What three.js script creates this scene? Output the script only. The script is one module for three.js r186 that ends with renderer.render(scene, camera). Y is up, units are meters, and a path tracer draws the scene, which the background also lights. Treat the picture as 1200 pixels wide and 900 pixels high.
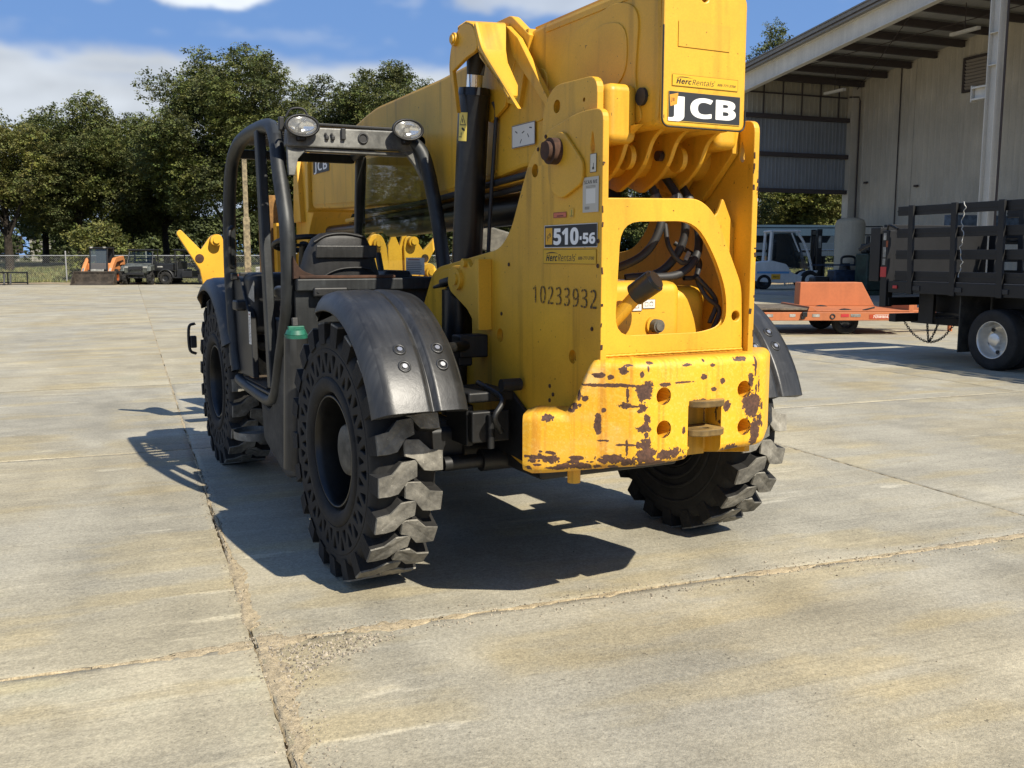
import * as THREE from 'three';
import { mergeGeometries, mergeVertices } from 'three/addons/utils/BufferGeometryUtils.js';
import { RoundedBoxGeometry } from 'three/addons/geometries/RoundedBoxGeometry.js';
import { Brush, Evaluator, SUBTRACTION } from 'three-bvh-csg';

// ---------------------------------------------------------------- camera, sky, sun, exposure
const scene = new THREE.Scene();
const camera = new THREE.PerspectiveCamera(43.43, 4 / 3, 0.05, 900);
camera.position.set(0, 1.6, 0);
camera.rotation.x = -7.56 * Math.PI / 180;
const renderer = new THREE.WebGLRenderer({ antialias: true });
renderer.setSize(1024, 768);
renderer.toneMapping = THREE.LinearToneMapping;
renderer.toneMappingExposure = 1.50;
renderer.shadowMap.enabled = true;
renderer.shadowMap.type = THREE.PCFSoftShadowMap;

// seeded random numbers and tileable noise
let seed = 12345;
const rnd = () => { seed = (seed * 1664525 + 1013904223) >>> 0; return seed / 4294967296; };
const rr = (a, b) => a + (b - a) * rnd();
const hash = (x, y, s) => { let h = (x * 374761393 + y * 668265263 + s * 982451653) | 0; h = Math.imul(h ^ (h >>> 13), 1274126177); h ^= h >>> 16; return (h >>> 0) / 4294967296; };
const NT = new Float32Array(65536), NP = new Uint16Array(65536); for (let i = 0; i < 65536; i++) { NT[i] = hash(i, 17, 3); NP[i] = hash(i, 5, 29) * 65536; }
function vnoise(x, y, per, s) {            // value noise, tiles every per cells (0: never)
  const xi = Math.floor(x), yi = Math.floor(y); let fx = x - xi, fy = y - yi, x0 = xi, x1 = xi + 1, y0 = yi, y1 = yi + 1;
  fx = fx * fx * (3 - 2 * fx); fy = fy * fy * (3 - 2 * fy);
  if (per) { x0 = ((x0 % per) + per) % per; x1 = x0 + 1 === per ? 0 : x0 + 1; y0 = ((y0 % per) + per) % per; y1 = y0 + 1 === per ? 0 : y0 + 1; }
  const r0 = NP[(y0 + s * 1031) & 65535], r1 = NP[(y1 + s * 1031) & 65535];
  const a = NT[(x0 + r0) & 65535], b = NT[(x1 + r0) & 65535], c = NT[(x0 + r1) & 65535], d = NT[(x1 + r1) & 65535];
  return a + (b - a) * fx + (c - a) * fy + (a - b - c + d) * fx * fy;
}
function fbm(x, y, oct, per, s) { let v = 0, a = 0.5, n = 0; for (let i = 0; i < oct; i++) { v += a * vnoise(x, y, per, s + i); n += a; a *= 0.5; x *= 2; y *= 2; if (per) per *= 2; } return v / n; }
const clamp = (v, a = 0, b = 1) => Math.min(b, Math.max(a, v));
const sstep = (a, b, v) => { const t = clamp((v - a) / (b - a)); return t * t * (3 - 2 * t); };
const lerp = (a, b, t) => a + (b - a) * t;
const D2R = Math.PI / 180;

// the sky: blue air with a low bank of pale cloud and a few fair weather clouds
function makeSky() {
  const W = 2048, H = 1024, d = new Float32Array(W * H * 4);
  for (let j = 0; j < H; j++) {
    const el = ((j + 0.5) / H - 0.5) * Math.PI, sy = Math.sin(el), cy = Math.cos(el), e = el / D2R;
    for (let i = 0; i < W; i++) {
      const az = ((i + 0.5) / W - 0.5) * 2 * Math.PI, dx = Math.cos(az) * cy, dz = Math.sin(az) * cy;
      const t = Math.pow(clamp(sy), 0.45);
      let r = lerp(0.25, 0.045, t), g = lerp(0.42, 0.14, t), b = lerp(0.72, 0.40, t);
      if (e < 0) { const k = sstep(0, -6, e); r = lerp(r, 0.16, k); g = lerp(g, 0.15, k); b = lerp(b, 0.13, k); }
      else {
        const A = az * 180 / Math.PI + 90;                       // degrees right of straight ahead
        const n1 = fbm(A * 0.10 + 7, e * 0.42 + 3, 5, 0, 11), n2 = fbm(A * 0.06 + 2, e * 0.25, 4, 0, 23), n3 = fbm(A * 0.36, e * 0.8, 5, 0, 37), n4 = fbm(A * 0.05 + 5, e * 1.1, 4, 0, 43);
        const topEdge = 10.9 + (n2 - 0.5) * 1.8 - 0.04 * Math.max(0, A + 12);
        const bank = sstep(topEdge + 0.5, topEdge - 0.55, e + (n3 - 0.5) * 1.5) * sstep(0.2, 3.0, e) * (0.72 + 0.28 * sstep(0.35, 0.6, n4));
        const puff = sstep(0.56, 0.68, n1 + (n3 - 0.5) * 0.3) * sstep(15, 19, e) * sstep(85, 40, e) * 0.85;
        const q = Math.hypot((A + 16.2) / 3.7, (e - 14.4) / (e < 14.4 ? 1.35 : 2.4)) + (n3 - 0.5) * 0.9;      // the round white cloud over the tall tree
        const cum = sstep(1.0, 0.78, q), far = sstep(0.95, 0.6, Math.hypot((A - 3) / 7, (e - 14.2) / 1.3) + (n3 - 0.5) * 0.9) * 0.75, wisp = sstep(0.54, 0.72, n3 * 0.6 + n4 * 0.4) * 0.3 * sstep(10, 13, e);
        const c = clamp(Math.max(bank * 0.95, puff, cum, far, wisp)), lum = 0.58 + 0.10 * (n4 - 0.5) + 0.24 * (n3 - 0.5) + 0.24 * Math.max(cum, puff);
        r = lerp(r, 0.92 * lum, c); g = lerp(g, 0.985 * lum, c); b = lerp(b, 1.06 * lum, c);
      }
      const o = (j * W + i) * 4; d[o] = r * 0.82; d[o + 1] = g * 0.82; d[o + 2] = b * 0.82; d[o + 3] = 1;
    }
  }
  const tx = new THREE.DataTexture(d, W, H, THREE.RGBAFormat, THREE.FloatType);
  tx.mapping = THREE.EquirectangularReflectionMapping; tx.magFilter = tx.minFilter = THREE.LinearFilter;
  tx.wrapS = THREE.RepeatWrapping; tx.needsUpdate = true; return tx;
}
const skyTex = makeSky();
scene.background = skyTex; scene.environment = skyTex;

const SUN = new THREE.Vector3(0.657, 1.0, 0.785).normalize();
const sun = new THREE.DirectionalLight(new THREE.Color().setRGB(1, 0.925, 0.79), 4.9);
sun.position.copy(SUN).multiplyScalar(80).add(new THREE.Vector3(2, 0, -12)); sun.target.position.set(2, 0, -12);
sun.castShadow = true; sun.shadow.mapSize.set(4096, 4096);
Object.assign(sun.shadow.camera, { left: -45, right: 45, top: 45, bottom: -45, near: 1, far: 220 });
sun.shadow.radius = 1;
scene.add(sun, sun.target);

// ---------------------------------------------------------------- helpers
const V = (x, y, z) => new THREE.Vector3(x, y, z);
function prep(g) {
  let o = g.index ? g.toNonIndexed() : g;
  for (const k of Object.keys(o.attributes)) if (!['position', 'normal', 'uv', 'color'].includes(k)) o.deleteAttribute(k);
  if (!o.attributes.normal) o.computeVertexNormals();
  if (!o.attributes.uv) o.setAttribute('uv', new THREE.BufferAttribute(new Float32Array(o.attributes.position.count * 2), 2));
  o.morphAttributes = {}; return o;
}
function boxUV(g) {                                  // uv in metres, by the way each face points
  const p = g.attributes.position, u = g.attributes.uv, a = V(), b = V(), c = V(), n = V();
  for (let i = 0; i < p.count; i += 3) {
    a.fromBufferAttribute(p, i); b.fromBufferAttribute(p, i + 1); c.fromBufferAttribute(p, i + 2);
    n.crossVectors(b.clone().sub(a), c.clone().sub(a));
    const x = Math.abs(n.x), y = Math.abs(n.y), z = Math.abs(n.z);
    [a, b, c].forEach((q, k) => { if (x >= y && x >= z) u.setXY(i + k, q.z, q.y); else if (y >= z) u.setXY(i + k, q.x, q.z); else u.setXY(i + k, q.x, q.y); });
  }
}
function join(list, keepUV) {
  list = (Array.isArray(list) ? list.flat(4) : [list]).map(prep);
  const anyCol = list.some(g => g.attributes.color);
  for (const g of list) if (anyCol && !g.attributes.color) g.setAttribute('color', new THREE.BufferAttribute(new Float32Array(g.attributes.position.count * 3).fill(1), 3));
  const g = list.length > 1 ? mergeGeometries(list) : list[0];
  if (!keepUV) boxUV(g);
  return g;
}
const used = new Map();
function numbered(n) { const k = used.get(n) || 0; used.set(n, k + 1); return k ? `${n}_${String(k).padStart(3, '0')}` : n; }
function obj(name, geos, mat, parent, keepUV) {
  const m = new THREE.Mesh(join(geos, keepUV), mat); m.name = parent ? name : numbered(name);
  m.castShadow = m.receiveShadow = true; (parent || scene).add(m); return m;
}
function tag(o, label, category, group) { o.userData.label = label; o.userData.category = category; if (group) o.userData.group = group; return o; }
function thing(name, label, category, [x, y, z] = [0, 0, 0], turn = 0, group) {
  const o = new THREE.Group(); o.name = numbered(name); o.position.set(x, y, z); o.rotation.y = turn; scene.add(o); return tag(o, label, category, group);
}
function dup(root, [x, y, z], turn, label) { const r = root.clone(); r.name = numbered(root.name.replace(/_\d\d\d$/, '')); r.userData = { ...root.userData, label: label || root.userData.label }; r.position.set(x, y, z); r.rotation.y = turn; scene.add(r); return r; }
const struct = (o) => { o.userData.kind = 'structure'; return o; };
const stuff = (o) => { o.userData.kind = 'stuff'; return o; };

const box = (w, h, d, x = 0, y = 0, z = 0, rx = 0, ry = 0, rz = 0) => { const g = new THREE.BoxGeometry(w, h, d); if (rx) g.rotateX(rx); if (ry) g.rotateY(ry); if (rz) g.rotateZ(rz); g.translate(x, y, z); return g; };
const rbox = (w, h, d, r, x = 0, y = 0, z = 0, rx = 0, ry = 0, rz = 0, seg = 2) => { const g = new RoundedBoxGeometry(w, h, d, seg, Math.min(r, w / 2.01, h / 2.01, d / 2.01)); if (rx) g.rotateX(rx); if (ry) g.rotateY(ry); if (rz) g.rotateZ(rz); g.translate(x, y, z); return g; };
const span = (x0, x1, y0, y1, z0, z1, r = 0) => r ? rbox(x1 - x0, y1 - y0, z1 - z0, r, (x0 + x1) / 2, (y0 + y1) / 2, (z0 + z1) / 2) : box(x1 - x0, y1 - y0, z1 - z0, (x0 + x1) / 2, (y0 + y1) / 2, (z0 + z1) / 2);
function rod(a, b, r1, r2 = r1, seg = 20, open = false) { const A = V(...a), B = V(...b), d = B.clone().sub(A), g = new THREE.CylinderGeometry(r2, r1, d.length(), seg, 1, open); g.applyQuaternion(new THREE.Quaternion().setFromUnitVectors(V(0, 1, 0), d.normalize())); g.translate((A.x + B.x) / 2, (A.y + B.y) / 2, (A.z + B.z) / 2); return g; }
function bar(a, b, w, h, roll = 0) { const A = V(...a), B = V(...b), d = B.clone().sub(A), L = d.length(); const g = new RoundedBoxGeometry(w, h, L, 2, Math.min(w, h) * 0.2); const m = new THREE.Matrix4().lookAt(A, B, V(0, 1, 0.001)); if (roll) g.rotateZ(roll); g.applyMatrix4(m); g.translate((A.x + B.x) / 2, (A.y + B.y) / 2, (A.z + B.z) / 2); return g; }
const tube = (pts, r, seg = 48, rs = 12, tension = 0.5) => new THREE.TubeGeometry(new THREE.CatmullRomCurve3(pts.map(p => V(...p)), false, 'catmullrom', tension), seg, r, rs);
// polygon with rounded corners: points [a, b, radius]
function round(pts, seg = 5) {
  const out = [], n = pts.length;
  for (let i = 0; i < n; i++) {
    const p = pts[i], r = p[2] || 0;
    if (!r) { out.push([p[0], p[1]]); continue; }
    const a = pts[(i + n - 1) % n], b = pts[(i + 1) % n];
    const la = Math.hypot(a[0] - p[0], a[1] - p[1]), lb = Math.hypot(b[0] - p[0], b[1] - p[1]), k = Math.min(r, la * 0.49, lb * 0.49);
    const s = [p[0] + (a[0] - p[0]) / la * k, p[1] + (a[1] - p[1]) / la * k], e = [p[0] + (b[0] - p[0]) / lb * k, p[1] + (b[1] - p[1]) / lb * k];
    for (let j = 0; j <= seg; j++) { const t = j / seg, u = 1 - t; out.push([u * u * s[0] + 2 * u * t * p[0] + t * t * e[0], u * u * s[1] + 2 * u * t * p[1] + t * t * e[1]]); }
  }
  return out;
}
const circ = (a, b, r, n = 24) => Array.from({ length: n }, (_, i) => [a + r * Math.cos(i / n * 2 * Math.PI), b + r * Math.sin(i / n * 2 * Math.PI)]);
function extrude(pts, depth, holes = [], bevel = 0.004, sx = 1) {
  const mk = q => q.map(p => new THREE.Vector2(p[0] * sx, p[1]));
  const sh = new THREE.Shape(mk(round(pts))); for (const h of holes) sh.holes.push(new THREE.Path(mk(round(h))));
  const b = Math.min(bevel, depth / 2.2);
  const g = new THREE.ExtrudeGeometry(sh, { depth: depth - 2 * b, bevelEnabled: b > 0, bevelThickness: b, bevelSize: b, bevelOffset: -b, bevelSegments: 2, curveSegments: 6 });
  g.translate(0, 0, b); return g;
}
const plateYZ = (pts, x0, x1, holes, bevel) => { const g = extrude(pts, x1 - x0, holes, bevel, -1); g.rotateY(Math.PI / 2); g.translate(x0, 0, 0); return g; };      // points [z, y]
const plateXY = (pts, z0, z1, holes, bevel) => { const g = extrude(pts, z1 - z0, holes, bevel); g.translate(0, 0, z0); return g; };                                 // points [x, y]
const plateXZ = (pts, y0, y1, holes, bevel) => { const g = extrude(pts.map(p => [p[0], -p[1], p[2]]), y1 - y0, (holes || []).map(h => h.map(p => [p[0], -p[1], p[2]])), bevel); g.rotateX(-Math.PI / 2); g.translate(0, y0, 0); return g; };  // points [x, z]
const lathe = (pts, seg = 48) => new THREE.LatheGeometry(pts.map(p => new THREE.Vector2(p[0], p[1])), seg);
// surface from rings of points (each ring a closed loop), capped at both ends
function rings(list, cap = true, closed = true) {
  const n = list[0].length, pos = [], idx = [], uv = [];
  list.forEach((R, j) => R.forEach((p, i) => { pos.push(p[0], p[1], p[2]); uv.push(p[3] ?? j, p[4] ?? i); }));
  for (let j = 0; j < list.length - 1; j++) for (let i = 0; i < (closed ? n : n - 1); i++) { const a = j * n + i, b = j * n + (i + 1) % n, c = a + n, d = b + n; idx.push(a, c, b, b, c, d); }
  if (cap) { for (const [j, f] of [[0, 1], [list.length - 1, 0]]) { const base = pos.length / 3, c = [0, 0, 0]; list[j].forEach(p => { c[0] += p[0] / n; c[1] += p[1] / n; c[2] += p[2] / n; }); list[j].forEach(p => { pos.push(p[0], p[1], p[2]); uv.push(p[3] ?? 0, p[4] ?? 0); }); pos.push(...c); uv.push(list[j][0][3] ?? 0, list[j][0][4] ?? 0); for (let i = 0; i < n; i++) f ? idx.push(base + i, base + (i + 1) % n, base + n) : idx.push(base + (i + 1) % n, base + i, base + n); } }
  const g = new THREE.BufferGeometry(); g.setAttribute('position', new THREE.Float32BufferAttribute(pos, 3)); g.setAttribute('uv', new THREE.Float32BufferAttribute(uv, 2)); g.setIndex(idx); g.computeVertexNormals(); return g;
}

// ---------------------------------------------------------------- textures and materials
function dataTex(N, f, { srgb = true, rep = 1, M = N } = {}) {
  const d = new Uint8Array(N * M * 4);
  for (let j = 0; j < M; j++) for (let i = 0; i < N; i++) { const c = f(i / N, j / M, i, j), o = (j * N + i) * 4; d[o] = clamp(c[0]) * 255; d[o + 1] = clamp(c[1]) * 255; d[o + 2] = clamp(c[2]) * 255; d[o + 3] = c[3] === undefined ? 255 : clamp(c[3]) * 255; }
  const t = new THREE.DataTexture(d, N, M); t.wrapS = t.wrapT = THREE.RepeatWrapping; t.magFilter = THREE.LinearFilter; t.minFilter = THREE.LinearMipmapLinearFilter; t.generateMipmaps = true; t.repeat.set(rep, rep); if (srgb) t.colorSpace = THREE.SRGBColorSpace; t.needsUpdate = true; return t;
}
const grey = v => [v, v, v];
// paint that has stood outdoors: cloudy fading, vertical runs of dirt, small dark nicks
const paintTex = dataTex(1024, (u, v) => {
  const cl = fbm(u * 6, v * 6, 5, 6, 3), run = fbm(u * 60, v * 3, 3, 0, 9) * 0.5 + 0.5 * fbm(u * 24, v * 4, 3, 24, 5), sp = vnoise(u * 180, v * 180, 180, 71), sp2 = vnoise(u * 60, v * 60, 60, 77);
  let k = 0.91 + 0.20 * (cl - 0.5) - 0.17 * sstep(0.52, 0.85, run) + 0.05 * (vnoise(u * 512, v * 512, 512, 1) - 0.5);
  if (sp > 0.965 && sp2 > 0.5) k *= 0.45;
  return [k, k * (0.985 + 0.03 * (cl - 0.5)), k * 0.97];
}, { rep: 0.5 });
const grainTex = dataTex(512, (u, v) => grey(0.5 + 0.5 * (fbm(u * 32, v * 32, 5, 32, 4) - 0.5) + 0.2 * (vnoise(u * 256, v * 256, 256, 8) - 0.5)), { srgb: false, rep: 2 });
const dustTex = dataTex(1024, (u, v) => { const a = fbm(u * 8, v * 8, 6, 8, 14), b = fbm(u * 50, v * 50, 3, 50, 19), s = vnoise(u * 200, v * 200, 200, 31) > 0.95 ? 0.25 : 0; const k = 0.62 + 0.55 * (a - 0.45) + 0.22 * (b - 0.5) + s; return [k, k * 0.985, k * 0.94]; }, { rep: 1 });
const scuffTex = dataTex(1024, (u, v) => { const a = fbm(u * 5, v * 5, 6, 5, 24), b = fbm(u * 90, v * 7, 3, 0, 29) , s = sstep(0.62, 0.8, fbm(u * 20, v * 20, 4, 20, 41)); const k = 0.60 + 0.55 * (a - 0.45) + 0.22 * (b - 0.5) + 0.12 * s; return [k, k * 0.995, k * 0.97]; }, { rep: 1 });
const softTex = dataTex(512, (u, v) => { const a = fbm(u * 4, v * 4, 5, 4, 44), b = fbm(u * 40, v * 3, 3, 0, 49), c = vnoise(u * 128, v * 128, 128, 46); const k = 0.88 + 0.14 * (a - 0.5) + 0.08 * (b - 0.5) + 0.04 * (c - 0.5); return [k, k * 0.99, k * 0.965]; }, { rep: 0.25 });
const C = (r, g, b) => new THREE.Color().setRGB(r, g, b);
const std = (c, rough = 0.7, metal = 0, o = {}) => new THREE.MeshStandardMaterial({ color: c, roughness: rough, metalness: metal, side: THREE.DoubleSide, ...o });
const M = {
  yellow: new THREE.MeshPhysicalMaterial({ color: C(0.82, 0.455, 0.027), roughness: 0.48, map: paintTex, bumpMap: grainTex, bumpScale: 0.0006, clearcoat: 0.06, clearcoatRoughness: 0.35, side: THREE.DoubleSide }),
  black: std(C(0.026, 0.027, 0.029), 0.5, 0, { map: scuffTex, bumpMap: grainTex, bumpScale: 0.0005 }),
  blackGloss: std(C(0.02, 0.021, 0.023), 0.32, 0, { map: dustTex }),
  plastic: std(C(0.064, 0.066, 0.070), 0.40, 0, { map: scuffTex, bumpMap: grainTex, bumpScale: 0.0008 }),
  cabGrey: std(C(0.052, 0.058, 0.063), 0.5, 0.2, { map: scuffTex, bumpMap: grainTex, bumpScale: 0.0008 }),
  wornSteel: std(C(0.37, 0.38, 0.385), 0.55, 0.25, { map: dustTex, bumpMap: grainTex, bumpScale: 0.0008 }),
  rubber: std(C(0.03, 0.029, 0.028), 0.85, 0, { map: dustTex, bumpMap: grainTex, bumpScale: 0.0015 }),
  tread: std(C(1, 1, 1), 0.93, 0, { vertexColors: true, map: dustTex, bumpMap: grainTex, bumpScale: 0.004 }),
  hub: std(C(0.30, 0.29, 0.26), 0.75, 0.1, { map: dustTex }),
  steel: std(C(0.55, 0.55, 0.55), 0.3, 0.9),
  chrome: std(C(0.75, 0.76, 0.77), 0.14, 1),
  rust: std(C(0.13, 0.062, 0.036), 0.9, 0, { map: dustTex, bumpMap: grainTex, bumpScale: 0.002 }),
  seat: std(C(0.035, 0.035, 0.037), 0.55, 0, { map: scuffTex, bumpMap: grainTex, bumpScale: 0.001 }),
  white: std(C(0.72, 0.72, 0.70), 0.5, 0, { map: dustTex }),
  hose: std(C(0.022, 0.022, 0.022), 0.6),
  green: std(C(0.03, 0.25, 0.18), 0.5, 0, { map: dustTex }),
  glass: new THREE.MeshPhysicalMaterial({ color: C(0.60, 0.66, 0.56), roughness: 0.02, transmission: 1, thickness: 0, ior: 1.52, specularIntensity: 1 }),
  lens: new THREE.MeshPhysicalMaterial({ color: C(0.95, 0.95, 0.93), roughness: 0.12, transmission: 0.9, thickness: 0, ior: 1.5 }),
  red: std(C(0.45, 0.03, 0.03), 0.45), orange: std(C(0.62, 0.145, 0.03), 0.55, 0, { map: dustTex }),
};
function fit(x, text, X, Y, w, h, font = 'bold', heavy = 0) { x.save(); x.font = `${font} 100px sans-serif`; const m = x.measureText(text), tw = m.width; x.translate(X, Y); x.scale(w / tw, h / 73); x.fillText(text, 0, 0); if (heavy) { x.lineWidth = heavy; x.strokeStyle = x.fillStyle; x.lineJoin = 'round'; x.strokeText(text, 0, 0); } x.restore(); }
// flat print: lettering and marks on a canvas
function print(w, h, draw, rough = 0.5) {
  const c = document.createElement('canvas'); c.width = w; c.height = h; const x = c.getContext('2d'); draw(x, w, h);
  const t = new THREE.CanvasTexture(c); t.colorSpace = THREE.SRGBColorSpace; t.anisotropy = 8;
  return std(C(1, 1, 1), rough, 0, { map: t });
}
// a thin printed sheet from its four corners: top left, top right, bottom right, bottom left as read
function sheet(tl, tr, br, bl) {
  const g = new THREE.BufferGeometry(); g.setAttribute('position', new THREE.Float32BufferAttribute([...bl, ...br, ...tr, ...bl, ...tr, ...tl], 3)); g.setAttribute('uv', new THREE.Float32BufferAttribute([0, 0, 1, 0, 1, 1, 0, 0, 1, 1, 0, 1], 2)); g.computeVertexNormals(); return g;
}

// ---------------------------------------------------------------- ground: concrete yard in slabs, joints, verge, grass
const GA = 21.5 * D2R, gc = Math.cos(GA), gs = Math.sin(GA);
const gw = (x, z) => [x * gc + z * gs, -x * gs + z * gc];            // yard grid -> world
const concTex = dataTex(2048, (u, v) => {
  const ed = sstep(0, 0.05, u) * sstep(1, 0.95, u) * sstep(0, 0.05, v) * sstep(1, 0.95, v), mix = (n) => lerp(0.5, n, ed);
  const st = mix(fbm(u * 5, v * 46, 5, 0, 51)), st2 = mix(fbm(u * 8 + v * 5, v * 230, 4, 0, 52)), lines = mix(fbm(u * 4 + v * 3, v * 420, 2, 0, 53)), cl = fbm(u * 7, v * 7, 6, 7, 55), fine = vnoise(u * 1024, v * 1024, 1024, 57), mid = fbm(u * 420, v * 420, 2, 420, 59), pit = vnoise(u * 300, v * 300, 300, 63), p2 = vnoise(u * 24, v * 24, 24, 65);
  let k = 0.80 + 0.07 * (st - 0.5) + 0.08 * (st2 - 0.5) - 0.06 * sstep(0.66, 0.82, lines) * sstep(0.5, 0.65, cl) + 0.20 * (cl - 0.5) + 0.13 * (fine - 0.5) + 0.16 * (mid - 0.5);
  const sand = sstep(0.47, 0.70, mix(fbm(u * 6 + 3, v * 18, 5, 0, 67)));
  if (pit > 0.95 && p2 > 0.5) k *= 0.74;
  k -= 0.04 * sstep(0.56, 0.66, fbm(u * 5, v * 5, 6, 5, 73)); k += 0.03 * sstep(0.60, 0.68, fbm(u * 11, v * 11, 5, 11, 74));
  k += 0.13 * sstep(0.66, 0.78, mix(fbm(u * 12, v * 60, 4, 0, 69))) * sstep(0.45, 0.6, mix(fbm(u * 3, v * 3, 2, 0, 70)));
  return [k * (1 + 0.03 * sand), k * (0.985 + 0.005 * sand), k * (0.935 - 0.055 * sand)];
}, { rep: 1 / 4.3 });
const concBump = dataTex(1024, (u, v) => { const a = fbm(u * 64, v * 64, 4, 64, 81), b = vnoise(u * 512, v * 512, 512, 83), p = vnoise(u * 150, v * 150, 150, 85); return grey(0.55 + 0.35 * (a - 0.5) + 0.2 * (b - 0.5) - (p > 0.95 ? 0.3 : 0)); }, { srgb: false, rep: 1 / 1.4 });
const concMat = std(C(0.575, 0.55, 0.49), 0.88, 0, { map: concTex, bumpMap: concBump, bumpScale: 0.005, vertexColors: true });
const sandTex = dataTex(512, (u, v) => { const a = fbm(u * 40, v * 40, 4, 40, 91), b = vnoise(u * 256, v * 256, 256, 93), d = vnoise(u * 70, v * 70, 70, 95); const k = 0.78 + 0.3 * (a - 0.5) + 0.25 * (b - 0.5) - (d > 0.9 ? 0.3 : 0); return [k, k * 0.95, k * 0.86]; }, { rep: 1.2 });
const sandMat = std(C(0.60, 0.545, 0.425), 0.95, 0, { map: sandTex, bumpMap: concBump, bumpScale: 0.006 });
const yard = new THREE.Group(); yard.name = 'concrete_yard'; yard.rotation.y = GA; struct(yard); scene.add(yard);
const JX = [], JZ = [];
for (let k = -7; k <= 8; k++) JX.push(0.41 + 4.69 * k);
for (let k = -2; k <= 13; k++) JZ.push(-3.95 - 4.4 * k);
const edgeN = (a, s) => (fbm(a * 3, s * 7.3, 4, 0, 101 + s) - 0.5) * 0.022 + (vnoise(a * 26, s * 3.1, 0, 131 + s) - 0.5) * 0.012;
function slab(x0, x1, z0, z1, near, id) {       // z0 < z1
  const n = near ? 92 : 10, pos = [], uv = [], col = [], idx = [], ox = hash(id, 1, 7) * 4, oz = hash(id, 2, 9) * 4;
  const gap = near ? 0.008 : 0.006;
  for (let j = 0; j <= n; j++) for (let i = 0; i <= n; i++) {
    let x = lerp(x0 + gap, x1 - gap, i / n), z = lerp(z0 + gap, z1 - gap, j / n), y = 0;
    if (near) {
      if (i === 0) x += Math.max(-0.003, edgeN(z, 1)); if (i === n) x += Math.min(0.003, edgeN(z, 2)); if (j === 0) z += Math.max(-0.003, edgeN(x, 3)); if (j === n) z += Math.min(0.003, edgeN(x, 4));
      y = (fbm(x * 0.7, z * 0.7, 3, 0, 111) - 0.5) * 0.006 * Math.min(1, Math.min(i, n - i, j, n - j) / 6);
    }
    pos.push(x, y, z); uv.push(x + ox, z + oz);
    // broad staining of the concrete: tan silt, grey scrubbed patches, dark tyre marks
    const a = fbm(x * 0.55 + 3, z * 0.6, 5, 0, 121), b = fbm(x * 0.23, z * 0.4 + 5, 4, 0, 125), t = fbm(x * 1.9, z * 2.3, 5, 0, 127);
    const silt = sstep(0.44, 0.60, a), fine = fbm(x * 5, z * 9, 4, 0, 129); let k = 0.90 + 0.16 * (b - 0.5) + 0.12 * (t - 0.5) + 0.10 * (fine - 0.5) + 0.04 * (hash(id, 5, 3) - 0.5);
    if (near) for (const [c, wd, s_] of [[-0.30, 0.13, 1], [0.10, 0.12, 2], [1.02, 0.14, 3], [2.9, 0.2, 4], [-1.6, 0.16, 5], [4.1, 0.18, 6]]) { const q = (x - c - 0.15 * (fbm(z * 0.4, s_, 2, 0, 135) - 0.5)) / wd; if (q * q < 6) k -= 0.13 * Math.exp(-q * q) * sstep(0.40, 0.62, fbm(x * 3.5, z * 1.3 + s_ * 7, 4, 0, 137)); }
    col.push(clamp(k * (0.985 + 0.055 * silt)), clamp(k * (0.985 + 0.015 * silt)), clamp(k * (0.955 - 0.075 * silt)));
  }
  const w = n + 1; for (let j = 0; j < n; j++) for (let i = 0; i < n; i++) { const a = j * w + i; idx.push(a, a + w, a + 1, a + 1, a + w, a + w + 1); }
  // edges down into the joint
  const skirt = near ? 0.03 : 0.02, ring = []; for (let i = 0; i <= n; i++) ring.push(i); for (let j = 1; j <= n; j++) ring.push(j * w + n); for (let i = n - 1; i >= 0; i--) ring.push(n * w + i); for (let j = n - 1; j >= 0; j--) ring.push(j * w);
  const base = pos.length / 3; ring.forEach(q => { pos.push(pos[q * 3], -skirt, pos[q * 3 + 2]); uv.push(uv[q * 2] + 0.03, uv[q * 2 + 1] + 0.03); col.push(col[q * 3], col[q * 3 + 1], col[q * 3 + 2]); });
  for (let i = 0; i < ring.length - 1; i++) idx.push(ring[i], ring[i + 1], base + i, base + i, ring[i + 1], base + i + 1);
  const g = new THREE.BufferGeometry(); g.setAttribute('position', new THREE.Float32BufferAttribute(pos, 3)); g.setAttribute('uv', new THREE.Float32BufferAttribute(uv, 2)); g.setAttribute('color', new THREE.Float32BufferAttribute(col, 3)); g.setIndex(idx); g.computeVertexNormals();
  const m = new THREE.Mesh(g, concMat); m.name = 'slab'; m.receiveShadow = m.castShadow = true; yard.add(m);
}
let sid = 0;
for (let i = 0; i < JX.length - 1; i++) for (let j = 0; j < JZ.length - 1; j++) {
  const cx = (JX[i] + JX[i + 1]) / 2, cz = (JZ[j] + JZ[j + 1]) / 2, [wx, wz] = gw(cx, cz);
  if (wz < -58 || wz > 9) { sid++; continue; }
  slab(JX[i], JX[i + 1], JZ[j + 1], JZ[j], Math.hypot(wx, wz) < 13 && wz < 4, sid++);
}
// wide sheet of old concrete under and around the slabs
{ const g = new THREE.PlaneGeometry(300, 130, 1, 1); g.rotateX(-Math.PI / 2); g.translate(40, -0.024, 9); const m = obj('joint_filler', [g], std(C(0.38, 0.32, 0.24), 1, 0, { map: sandTex }), yard); m.position.set(0, 0, 0); }
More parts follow.
